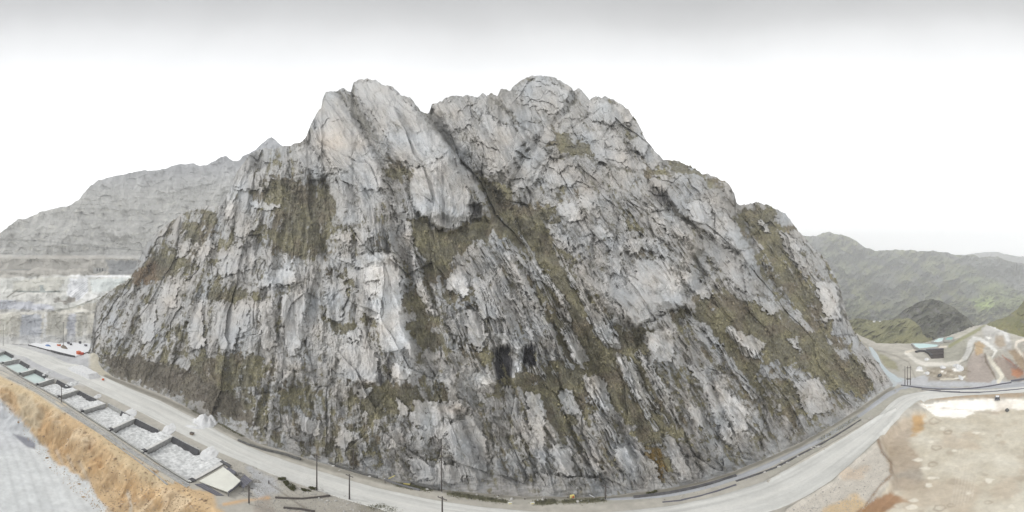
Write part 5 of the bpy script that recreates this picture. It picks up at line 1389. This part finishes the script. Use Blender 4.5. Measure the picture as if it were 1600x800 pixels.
crate(123, 553, (2.6, 2.0, 1.6), M_ORANGE, "bright orange container at the near corner of the white platform", "container")
crate(128, 554, (1.8, 1.8, 1.2), M_RED, "red container just right of the orange one on the white platform", "container", .9)
crate(147, 545, (2.2, 1.8, 1.9), M_ORANGE, "orange container at the right end of the white platform, near the tan slope", "container", .1)
crate(149, 541, (1.6, 1.6, 1.5), M_RED, "small red container behind the orange one at the platform's right end", "container", .3)
crate(145, 540, (3.4, 2.0, 1.3), M_WHITE, "white container with a flat lid at the right end of the platform", "container", .2)
crate(92, 540, (2.2, 1.8, 1.1), M_ORANGE, "faded orange container left of the pole on the white platform", "container", .5, M_CREAM)
crate(107, 537, (1.8, 1.4, 1.3), M_SLATE, "dark grey box behind the pole on the white platform", "box", .2)
crate(111, 539, (1.2, 1.1, 1.0), M_LINER, "small black box behind the pole, nearest the middle of the deck", "box", .7)
crate(134, 540.5, (2.6, 1.4, .9), M_SLATE, "low grey box on the right half of the white platform", "box", .15)
crate(125, 536.5, (1.8, 1.4, 1.4), M_LINER, "black upright box at the back edge of the white platform", "box", .15)
x, y, z = on_deck(75, 540)
o = heap_bm(3.4, 1.5, .8, 5).build("blue_tarpaulin", M_BLUE, props=tagp("crumpled blue tarpaulin on the left half of the white platform", "tarpaulin"), smooth=True); o.location = (x, y, z); o.rotation_euler = (0, 0, .3)
for (px, py, rx, ry, h, m, lb, nm) in ((58, 535, 4.5, 2.6, 2.2, M_ROCKD, "dark grey rubble heap at the far left corner of the white platform", "rubble_heap"),
                                   (100, 543, 4.2, 2.0, 1.6, M_BROWN, "brown heap round the foot of the pole on the platform", "spoil_heap"),
                                   (141, 535.5, 6.0, 2.2, 2.2, M_ROCKD, "long dark heap behind the right end of the white platform", "rubble_heap")):
    x, y, z = on_deck(px, py) if nm != "rubble_heap" else at(px, py, 0)
    o = heap_bm(rx, ry, h, int(px)).build(nm, m, props=tagp(lb, "heap"), smooth=True); o.location = (x, y, z); o.rotation_euler = (0, 0, .35)

# ------------------------------------------------------------------ stockpiles
P = [np.array(at(*p)[:2]) for p in [(101, 577), (141, 594), (159, 590), (128, 573)]]; c = np.mean(P, 0)
n = 22; vs = []; fs = []
for a in range(n + 1):
    for b in range(n + 1):
        u, v = a / n, b / n
        p = (P[0] * (1 - u) + P[1] * u) * (1 - v) + (P[3] * (1 - u) + P[2] * u) * v
        ed = min(u, 1 - u, v, 1 - v)
        z = 2.3 * min(1, ed * 7) + float(fbm(np.array([p[0] / 3]), np.array([p[1] / 3]), 3, 600)[0]) * .25 - .3
        vs.append((p[0] - c[0], p[1] - c[1], z))
for a in range(n):
    for b in range(n):
        k = a * (n + 1) + b; fs.append((k, k + n + 1, k + n + 2, k + 1))
o = MB().add(vs, fs).build("white_stockpile", M_POWDER, props=tagp("long flat topped white stockpile between the platform and the haul road", "stockpile")); o.location = (c[0], c[1], gz(*c))
x, y, _ = at(161, 594)
r = thing("orange_drum", "small orange drum at the end of the flat white stockpile", "drum", (x, y, gz(x, y)))
MB().tube((0, 0, 0), (0, 0, 1.1), .55, .55, 14).build("body", M_ORANGE, r); MB().tube((0, 0, 1.1), (0, 0, 1.2), .6, .6, 14).build("lid", M_CREAM, r)
heap("powder_pile", 321, 661, 4.4, 3.6, 3.0, M_POWDER, "tall white cone of powder on the haul road, the largest loose pile", "powder pile", seed=1)
heap("powder_pile", 305, 668, 3.6, 1.4, .5, M_POWDER, "thin white spill beside the tall cone of powder on the road", "powder spill", rz=.6, seed=9)
for k, (px, py, rx, ry, h, lb) in enumerate(((114, 600, 4.2, 2.6, .8, "cream heap behind the dark wall of the fourth settling bay"),
        (153, 619, 2.6, 1.4, .5, "small white heap at the end of the fifth bay's dark back wall"),
        (203, 646, 4.8, 2.2, .35, "white pile behind the sixth settling bay, beside the road"),
        (264, 671, 4.6, 2.2, .35, "white pile at the road corner of the seventh settling bay"),
        (328, 708, 4.0, 2.4, .35, "bright white pile at the road corner of the nearest bay"),
        (40, 570, 3.8, 2.2, .9, "low grey heap behind the second settling bay"), (75, 583, 4.5, 2.0, .9, "low grey heap behind the third settling bay"))):
    heap("powder_pile", px, py, rx, ry, h, M_POWDER if k < 5 and k else M_SLUDGE, lb, "powder pile", rz=-.7, seed=20 + k)
x, y, _ = at(300, 679)
r = thing("wooden_crate", "small dark crate alone on the verge between the bays and the road", "crate", (x, y, gz(x, y)), .5)
MB().box((0, 0, .35), (1.1, .8, .6)).build("body", M_BROWN, r); MB().box((0, 0, .70), (1.2, .9, .08)).build("lid", M_WOOD, r)
x, y, _ = at(420, 755)
r = thing("marker_post", "short dark marker post on the gravel left of the bushes", "marker post", (x, y, gz(x, y)))
MB().tube((0, 0, -.2), (0, 0, .75), .14, .12, 8).build("post", M_WOOD, r); MB().tube((0, 0, .75), (0, 0, .9), .17, .1, 8).build("cap", M_LINER, r)

for k, (px, py, rx, ry, h, lb) in enumerate(((372, 741, 1.6, 1.0, .6, "low rubble heap between the two slate grey sheet roofs and the road"),
        (398, 752, 1.3, .9, .5, "small rubble heap beside the outer slate grey roof"), (385, 772, 1.8, .9, .4, "flat rubble heap at the foot of the short pole by the roofs"))):
    heap("rubble_heap", px, py, rx, ry, h, M_GREYR, lb, "heap", rz=.4, seed=80 + k, rough=.5)

# ------------------------------------------------------------------ beams, pipes, low walls
def beam(pts, w, h, mat, label, name="fallen_beam", cat="beam", pieces=False, z0=.0, child=("segment",)):
    P = [np.array(at(*p)[:2]) for p in pts]; c = P[len(P) // 2]
    r = thing(name, label, cat, (c[0], c[1], 0))
    for a, b in zip(P[:-1], P[1:]):
        z = max(gz(*a), gz(*b)); child_world(MB().wall(a, b, w, z - .25 + z0, z + h + z0), child[0], mat, r)
    return r
beam([(430, 778), (472, 780), (516, 775)], .34, .30, M_WOOD, "long dark beam lying across the gravel below the bushes")
beam([(443, 794), (468, 796), (492, 800)], .40, .32, M_WOOD, "dark beam at the bottom edge of the picture, below the longer one")
beam([(601, 751), (618, 757), (636, 762), (656, 767)], .35, .45, M_METAL, "dark pipe along the cliff side of the road, near the yellow arm", "pipe_run", "pipe", child=("pipe_length",))
beam([(638, 754), (655, 759), (672, 763), (686, 766)], .6, .7, M_ROCKD, "dark stone ledge behind the pipe at the foot of the cliff", "stone_ledge", "ledge", child=("stone_course",))
beam([(990, 778), (1010, 776), (1040, 772), (1062, 768), (1090, 762), (1115, 755), (1150, 744)], .45, .6, M_DARKC, "low dark wall curving along the cliff foot above the service track", "low_wall", "wall", child=("wall_section",))
beam([(1150, 752), (1180, 742), (1215, 729), (1250, 711), (1290, 690), (1320, 672), (1345, 656)], .55, .12, M_DARKC, "dark gutter between the service track and the haul road verge", "road_gutter", "gutter", child=("gutter_section",))
beam([(1035, 785), (1065, 782), (1100, 774), (1150, 758)], .3, .18, M_SLATE, "thin dark kerb on the verge below the service track", "verge_kerb", "kerb", child=("kerb_stone",))
beam([(372, 688), (390, 696), (410, 703), (430, 708), (448, 713), (470, 720)], .45, .5, M_ROCKD, "dark stone ditch wall at the cliff foot, left of the tall pole", "ditch_wall", "wall", child=("wall_section",))
beam([(513, 724), (530, 731), (548, 737), (566, 743), (590, 748)], .45, .5, M_ROCKD, "dark ditch wall at the cliff foot behind the thin pale pole", "ditch_wall", "wall", child=("wall_section",))
beam([(1408, 602.5), (1440, 606.5), (1470, 608.5), (1493, 609), (1515, 607.5), (1536, 605), (1560, 601), (1580, 598), (1604, 594.5)], .7, .35, M_SLATE, "dark gutter on the far side of the bluish track across the right bend", "road_gutter", "gutter", child=("gutter_section",))
beam([(1440, 611), (1470, 613), (1500, 614), (1530, 613.5), (1560, 611.5), (1604, 607.5)], .5, .3, M_SLATE, "thin dark kerb between the bluish track and the pale haul road, right side", "verge_kerb", "kerb", child=("kerb_stone",))
# quarry portal
x, y, z = at_d(156, 424, 512)
r = thing("quarry_portal", "small grey portal with three dark slots high in the quarry", "portal", (x, y, z - 2), math.atan2(x, y) * -1)
MB().box((0, 0, 3), (22, 6, 10)).build("portal_wall", M_CONC, r)
for q in (-4.5, 0, 4.5): MB().box((q, -3.1, 4.5), (2.2, .5, 5)).build("slot_shade", M_LINER, r)  # dark blocks stand for the shade inside the openings
# yellow arm and the small things along the foot
x, y, _ = at(605, 749)
r = thing("barrier_arm", "yellow and white barrier arm raised beside the cliff-side pipe", "barrier", (x, y, gz(x, y)), .2)
MB().tube((0, 0, 0), (1.6, .2, 1.3), .09).build("arm", M_YEL, r); MB().tube((0, 0, 0), (-.7, 0, .1), .08).build("counterweight", M_WHITE, r); MB().tube((0, 0, -.2), (0, 0, .6), .1).build("post", M_METAL, r)
x, y, _ = at(636, 757)
r = thing("yellow_skip", "small yellow skip at the left end of the dark stone ledge", "skip", (x, y, gz(x, y)), .1)
MB().box((0, 0, .35), (1.3, .7, .7)).build("body", M_YEL, r); MB().box((0, 0, .73), (1.4, .8, .07)).build("rim", M_METAL, r)
for k, (px, py, lb) in enumerate(((797, 787, "pale yellow marker block on the grass edge, left of two"), (832, 787, "pale yellow marker block nearest the second leafless sapling"))):
    x, y, _ = at(px, py)
    r = thing("marker_block", lb, "marker block", (x, y, gz(x, y)), .1)
    MB().box((0, 0, .16), (.75, .4, .36)).build("block", M_CREAM, r); MB().box((0, -.21, .16), (.5, .03, .2)).build("reflector", M_YEL, r)
x, y, _ = at(894, 778)
r = thing("ochre_cabinet", "ochre and brown cabinet standing at the cliff foot between saplings", "cabinet", (x, y, gz(x, y)), .15)
MB().box((0, 0, .4), (.75, .5, .8)).build("body", M_YEL, r); MB().box((.1, -.26, .38), (.3, .04, .6)).build("door", M_RED, r)
x, y, _ = at(929, 777)
r = thing("white_pipe", "white pipe leaning against the cliff foot left of the short pole", "pipe", (x, y, gz(x, y)), 0)
MB().tube((0, 0, 0), (-1.2, .4, 1.1), .09).build("pipe_body", M_WHITE, r); MB().tube((-1.2, .4, 1.1), (-1.55, .5, 1.9), .05).build("pipe_end", M_WHITE, r)

# leafless saplings
def sapling(px, py, h, label, seed):
    rs = random.Random(seed); x, y, _ = at(px, py)
    r = thing("leafless_sapling", label, "sapling", (x, y, gz(x, y)), 0, "leafless saplings along the cliff foot")
    MB().tube((0, 0, -.2), (0, 0, h * .25), .12, .09, 7).build("trunk", M_WOOD, r)
    for k in range(7):
        a = k / 6 * 2.6 - 1.3; b = rs.uniform(-.3, .3)
        tip = Vector((math.sin(a) * h * .6, b * h * .4, h * (.35 + .65 * math.cos(a) ** .5 if math.cos(a) > 0 else .4)))
        mb = MB().tube((0, 0, h * .2), tip * .55, .045, .03, 5).tube(tip * .55, tip, .03, .012, 5)
        for q in range(3):
            t = .45 + q * .18; p = tip * t
            mb.tube(p, p + Vector((rs.uniform(-.3, .3), rs.uniform(-.2, .2), .35)) * h * .35, .018, .008, 4)
        mb.build("branch", M_TWIG, r)
sapling(779, 775, 1.5, "leftmost leafless sapling of the row at the cliff foot", 1)
sapling(820, 780, 1.7, "leafless sapling between the two yellow marker blocks and the cliff", 2)
sapling(852, 781, 1.6, "leafless sapling right of both yellow marker blocks", 3)
sapling(887, 778, 1.5, "leafless sapling touching the ochre cabinet", 4)

# bushes
def bush_bm(rx, ry, h, seed, n=1500):
    rs = np.random.RandomState(seed); mb = MB()
    cl = [(rs.uniform(-.75, .75) * rx, rs.uniform(-.75, .75) * ry, rs.uniform(.3, .75) * h, rs.uniform(.3, .5)) for _ in range(9)]
    for i in range(n):
        c = cl[rs.randint(len(cl))]
        v = rs.normal(size=3); v /= np.linalg.norm(v); rr = rs.rand() ** .4
        p = np.array([c[0] + v[0] * rx * c[3] * rr, c[1] + v[1] * ry * c[3] * rr * 1.2, max(.02, c[2] + v[2] * h * .45 * rr)])
        s = rs.uniform(.05, .12); a = rs.normal(size=3); a /= np.linalg.norm(a); b = np.cross(a, rs.normal(size=3)); b /= np.linalg.norm(b) + 1e-6
        mb.add([p - a * s, p - b * s * .5, p + a * s, p + b * s * .5], [(0, 1, 2, 3)])
    return mb
for k, (px, py, rx, ry, h, rz, lb) in enumerate(((441, 750, .9, .6, .8, .6, "olive bush at the left end of the low hedge on the gravel"),
        (448, 757, 1.1, .7, .8, -.7, "olive bush in the middle of the low hedge on the gravel"),
        (457, 764, 1.3, .7, .8, -.3, "widest olive bush at the bend of the hedge on the gravel"),
        (477, 767, 1.2, .4, .5, .1, "flat olive bush midway between the hedge and the tall pole"),
        (488, 764, .9, .4, .6, .2, "small olive bush at the foot of the tall pole by the road"),
        (1018, 770, 1.2, .5, .5, .1, "low ochre-green bush above the left end of the low dark wall"))):
    x, y, _ = at(px, py)
    r = thing("olive_bush", lb, "bush", (x, y, gz(x, y)), rz, "low bushes on the verges")
    bush_bm(rx, ry, h, k + 40).build("foliage", M_LEAF, r)
    mb = MB()
    for q in range(5): mb.tube((0, 0, -.1), (rx * .5 * math.cos(q * 1.3), ry * .5 * math.sin(q * 1.3), h * .6), .03, .012, 5)
    mb.build("stem", M_WOOD, r)
# thin grass strips along the foot: uncountable
mb = MB(); rs = np.random.RandomState(77)
for seg, n in (([(620, 757), (672, 765)], 1500), ([(704, 771), (742, 777), (790, 784)], 1700), ([(838, 786), (868, 784)], 1100), ([(880, 784), (945, 781)], 1100), ([(578, 792), (598, 791), (618, 798)], 400), ([(300, 641), (345, 664), (380, 682)], 1500), ([(1280, 688), (1340, 652)], 900)):
    P = np.array([at(*p)[:2] for p in seg])
    for i in range(n):
        t = rs.rand() * (len(P) - 1); j = int(t); t -= j
        p = P[j] * (1 - t) + P[j + 1] * t + rs.normal(size=2) * .45
        z = gz(*p); a = rs.rand() * 6.28; s = rs.uniform(.06, .14); hh = rs.uniform(.15, .42)
        dx, dy = math.cos(a) * s, math.sin(a) * s
        mb.add([(p[0] - dx, p[1] - dy, z - .05), (p[0] + dx, p[1] + dy, z - .05), (p[0] + rs.uniform(-.15, .15), p[1] + rs.uniform(-.15, .15), z + hh)], [(0, 1, 2)])
M_GRASS = mat_plain("verge_grass", (.19, .19, .12), .9, .3, 1.0, rgb2=(.30, .29, .19))
mb.build("verge_grass", M_GRASS, props=STUFF)

# gravel: thousands of small stones on the verges, one uncountable scatter
rs = np.random.RandomState(5); gv = []; gf = []
REG = [([(395, 735), (480, 745), (560, 778), (640, 800), (640, 812), (400, 812)], 5200), ([(1225, 800), (1300, 756), (1345, 716), (1380, 694), (1398, 742), (1350, 795), (1330, 815), (1200, 815)], 2600),
       ([(345, 700), (400, 728), (420, 770), (395, 780), (372, 742)], 900), ([(960, 781), (1050, 772), (1200, 737), (1300, 690), (1310, 694), (1200, 745), (1050, 783)], 1600), ([(240, 664), (300, 690), (390, 735), (350, 722), (280, 694)], 700),
       ]
for poly, n in REG:
    xs = [p[0] for p in poly]; ys = [p[1] for p in poly]
    X = rs.uniform(min(xs), max(xs), n * 3); Y = rs.uniform(min(ys), max(ys), n * 3)
    k = sdf_poly(X, Y, poly) > 0; X, Y = X[k][:n], Y[k][:n]
    s_, c_, t_ = px2d(X, Y); D_ = -CAM_H / t_; wx_, wy_ = s_ * D_, c_ * D_; wz_ = ground_z(wx_, wy_)
    for a, b, z in zip(wx_, wy_, wz_):
        r = rs.uniform(.04, .13) * (1 + 1.2 * (rs.rand() > .97)); q = rs.rand() * 6.28; o = len(gv)
        for i in range(4):
            gv.append((a + r * math.cos(q + i * 1.57) * rs.uniform(.7, 1.3), b + r * math.sin(q + i * 1.57), z - .03))
        gv.append((a + r * .2, b, z + r * .9))
        gf += [(o, o + 1, o + 4), (o + 1, o + 2, o + 4), (o + 2, o + 3, o + 4), (o + 3, o, o + 4)]
cv = []; cf = []
poly = [(0, 596), (50, 622), (100, 652), (150, 686), (210, 730), (280, 770), (330, 795), (330, 812), (180, 812), (140, 765), (100, 735), (60, 690), (30, 655), (0, 625)]
X = rs.uniform(0, 330, 9000); Y = rs.uniform(596, 812, 9000); kk = sdf_poly(X, Y, poly) > 0; X, Y = X[kk][:3000], Y[kk][:3000]
s_, c_, t_ = px2d(X, Y); D_ = -(CAM_H + 4) / t_; wx_, wy_ = s_ * D_, c_ * D_; wz_ = ground_z(wx_, wy_)
for a, b, z in zip(wx_, wy_, wz_):
    r = rs.uniform(.08, .26) * (1 + 1.6 * (rs.rand() > .96)); q = rs.rand() * 6.28; o = len(cv)
    for i in range(5): cv.append((a + r * math.cos(q + i * 1.257) * rs.uniform(.7, 1.3), b + r * math.sin(q + i * 1.257) * rs.uniform(.7, 1.3), z - .08))
    cv.append((a + r * .2, b - r * .1, z + r * .7))
    cf += [(o + i, o + (i + 1) % 5, o + 5) for i in range(5)]
MB().add(cv, cf).build("ochre_clods", mat_plain("ochre_clod_earth", (.34, .24, .15), .95, .3, .8, rgb2=(.62, .48, .33)), props=STUFF)
M_GRAV = mat_plain("gravel_stone", (.26, .25, .23), .95, .3, 4.0, rgb2=(.58, .56, .53))
MB().add(gv, gf).build("gravel", M_GRAV, props=STUFF)
# loose boulders
bms = [boulder_bm(1.0, s).build("boulder", M_ROCKP).data for s in range(6)]
for o in list(bpy.data.objects):
    if o.name.startswith("boulder"): bpy.data.objects.remove(o)
rs = random.Random(12)
def boulders(n, fpos, r0, r1, label, group, zf=None):
    for i in range(n):
        px, py = fpos(); x, y, _ = at(px, py); s = rs.uniform(r0, r1)
        o = bpy.data.objects.new("boulder", bms[rs.randrange(6)]); COL.objects.link(o)
        o.location = (x, y, gz(x, y)); o.scale = (s, s * rs.uniform(.7, 1.1), s * rs.uniform(.6, 1)); o.rotation_euler = (0, 0, rs.uniform(0, 6))
        for k, v in tagp(label, "boulder", group).items(): o[k] = v
boulders(34, lambda: (rs.uniform(440, 600), 0) if False else (lambda x: (x, 742 + (x - 430) * .33 + rs.uniform(-2, 22)))(rs.uniform(425, 580)), .12, .3, "small pale boulder on the gravel verge below the haul road", "boulders on the gravel verge")
boulders(22, lambda: (lambda x: (x, np.interp(x, [300, 400, 600, 800, 950], [643, 694, 752, 778, 780]) + rs.uniform(-1, 5)))(rs.uniform(300, 950)), .15, .4, "pale boulder fallen at the foot of the cliff", "boulders at the foot of the cliff")
boulders(16, lambda: (lambda x: (x, np.interp(x, [1180, 1300, 1380], [742, 686, 634]) + rs.uniform(-3, 6)))(rs.uniform(1180, 1380)), .2, .5, "pale boulder on the verge between the service track and the haul road", "boulders on the right verge")
x, y, _ = at(1574, 629)
o = boulder_bm(1.0, 31).build("dark_boulder", M_ROCKD, props=tagp("dark boulder lying alone on the white salt flat", "boulder")); o.location = (x, y, gz(x, y)); o.scale = (1.3, .8, .7)
x, y, _ = at(1468, 588)
o = boulder_bm(1.0, 32).build("dark_boulder", M_ROCKD, props=tagp("dark boulder among the white heaps beyond the right-hand bend", "boulder")); o.location = (x, y, gz(x, y)); o.scale = (1.8, 1.0, .9)

# ------------------------------------------------------------------ right: ponds, dark pit, white heaps, car, stream
def pond(pts, z, mat, label, name, cat="pond"):
    P = [at(*p, z)[:2] for p in pts]; c = np.mean(P, 0)
    r = thing(name, label, cat, (c[0], c[1], z))
    Q = [(p[0] - c[0], p[1] - c[1]) for p in P]
    MB().quadprism(Q, -.8, .12).build("water_surface", mat, r)
    mb = MB()
    for a, b in zip(Q, Q[1:] + Q[:1]): mb.wall(np.array(a) * 1.02, np.array(b) * 1.02, .8, -1, .45)
    mb.build("embankment", M_CONC, r)
    return r
pond([(1425, 537), (1430, 542.5), (1436, 545.5), (1464, 542.5), (1467, 539), (1445, 537)], 1.0, M_TURQ, "long turquoise pond at the foot of the grassy spur", "turquoise_pond")
pond([(1456, 534.5), (1466, 529), (1475, 528), (1473, 534), (1466, 535.5)], 1.6, M_TURQ, "small pale blue pond between the turquoise and the dark green ones", "pale_pond")
pond([(1476, 532), (1480, 527.5), (1490, 527), (1488, 531.5)], 2.0, M_TEAL, "small dark green pond under the dark hill", "green_pond")
P = [np.array(at(*p)[:2]) for p in [(1455, 561), (1474, 560), (1474, 547.5), (1447, 549)]]; c = np.mean(P, 0)
r = thing("ore_pen", "dark brown three-terraced pen beside the turquoise pond", "ore pen", (c[0], c[1], gz(*c)))
for k in range(3):
    a, b = k / 3, (k + 1) / 3 - .03
    q = [P[0] * (1 - a) + P[3] * a, P[1] * (1 - a) + P[2] * a, P[1] * (1 - b) + P[2] * b, P[0] * (1 - b) + P[3] * b]
    MB().quadprism([(p[0] - c[0], p[1] - c[1]) for p in q], -1, .4 + k * .3).build("terrace", M_CHAR, r)
MB().wall(P[1] - c, P[2] - c, .6, -1, 1.3).build("side_wall", M_CHAR, r)
MB().wall(P[3] - c, P[2] - c, .6, -1, 1.5).build("back_wall", M_SLATE, r)
P = [np.array(at(*p)[:2]) for p in [(1431, 551), (1438, 549.5), (1446, 550), (1452, 553), (1456, 557)]]
r = thing("black_bund", "curved black bund joined to the dark brown ore pen", "bund", (P[2][0], P[2][1], gz(*P[2])))
for a, b in zip(P[:-1], P[1:]): MB().wall(a - P[2], b - P[2], 1.6, -1, 1.1).build("bund_section", M_LINER, r)
for k, (px, py, rx, ry, h, lb) in enumerate(((1436, 578.5, 2.9, 1.8, .9, "white heap just right of the three joined poles"),
        (1449, 584, 2.2, 1.3, .6, "small white heap between the larger ones and the service track"),
        (1497, 577.5, 5.6, 3.0, 1.6, "largest white heap, under the pale winding road"),
        (1473, 581, 2.3, 1.6, .7, "narrow white heap between the two larger white heaps"),
        (1448, 562, 2.6, 1.6, .9, "white heap at the near corner of the dark brown ore pen"),
        (1501, 590, 3.6, 1.2, .5, "low cream heap nearest the service track"))):
    heap("white_heap", px, py, rx, ry, h, M_POWDER, lb, "heap", rz=.3, seed=60 + k)
def car(px, py, rz, label):
    x, y, _ = at(px, py); r = thing("parked_car", label, "car", (x, y, gz(x, y) + .02), rz)
    b = MB().add([(-2, -.85, .35), (2, -.85, .35), (2, .85, .35), (-2, .85, .35), (-2, -.85, .85), (2, -.85, .8), (2, .85, .8), (-2, .85, .85)],
                 [(0, 3, 2, 1), (4, 5, 6, 7), (0, 1, 5, 4), (1, 2, 6, 5), (2, 3, 7, 6), (3, 0, 4, 7)]); b.build("body", M_SLATE, r)
    MB().add([(-1.6, -.78, .85), (1.0, -.78, .82), (1.0, .78, .82), (-1.6, .78, .85), (-1.3, -.68, 1.4), (.4, -.68, 1.4), (.4, .68, 1.4), (-1.3, .68, 1.4)],
             [(0, 1, 5, 4), (1, 2, 6, 5), (2, 3, 7, 6), (3, 0, 4, 7), (0, 3, 2, 1)]).build("window_band", M_GLASS, r)
    MB().box((-.45, 0, 1.44), (1.75, 1.4, .08)).build("roof", M_WHITE, r)
    for sx in (-1.25, 1.25):
        for sy in (-.85, .85):
            w = MB().tube((sx, sy - .1, .34), (sx, sy + .1, .34), .34, .34, 14).build("wheel", M_TYRE, r)
            MB().tube((sx, sy - .11, .34), (sx, sy + .11, .34), .17, .17, 10).build("rim", M_METAL, w)
    for sy in (-.6, .6): MB().box((2.0, sy, .65), (.06, .3, .16)).build("headlight", M_CREAM, r)
car(1558.5, 620, R(-2), "small dark car with a white roof parked on the bank above the salt flat")
WATER = mat_attr("stream_water", rough=.35, nscale=.5, namp=.06, bump=0)
ribbon("stream", [(1356, 541), (1362, 554), (1367, 566), (1376, 580), (1388, 590), (1400, 598)], [(1364, 543), (1374, 556), (1378, 566), (1388, 578), (1402, 587), (1412, 596)], .08,
       lambda X, Y, t: np.tile(lin(182, 192, 196), (X.size, 1)), WATER, n=80, m=6)
for k, (px, lb) in enumerate(((1366, "leftmost of the tiny white huts on the crest of the grassy spur"), (1375, "second tiny white hut on the spur crest, next to the leftmost"), (1387, "tiny white hut on the crest, apart from the other two"))):
    py = np.interp(px, [1345, 1370, 1395, 1420], [497, 502, 499, 497]); x, y, z = at_d(px, py + 1.0, 522)
    r = thing("white_hut", lb, "hut", (x, y, z - 1.5), .3 * k)
    MB().box((0, 0, 1.6), (5, 3, 3.4)).build("wall", M_WHITE, r)
    MB().add([(-2.8, -1.8, 3.3), (2.8, -1.8, 3.3), (2.8, 1.8, 3.3), (-2.8, 1.8, 3.3), (-2.8, 0, 4.4), (2.8, 0, 4.4)], [(0, 1, 5, 4), (2, 3, 4, 5), (0, 4, 3), (1, 2, 5), (0, 3, 2, 1)]).build("roof", M_METAL, r)
#@@END
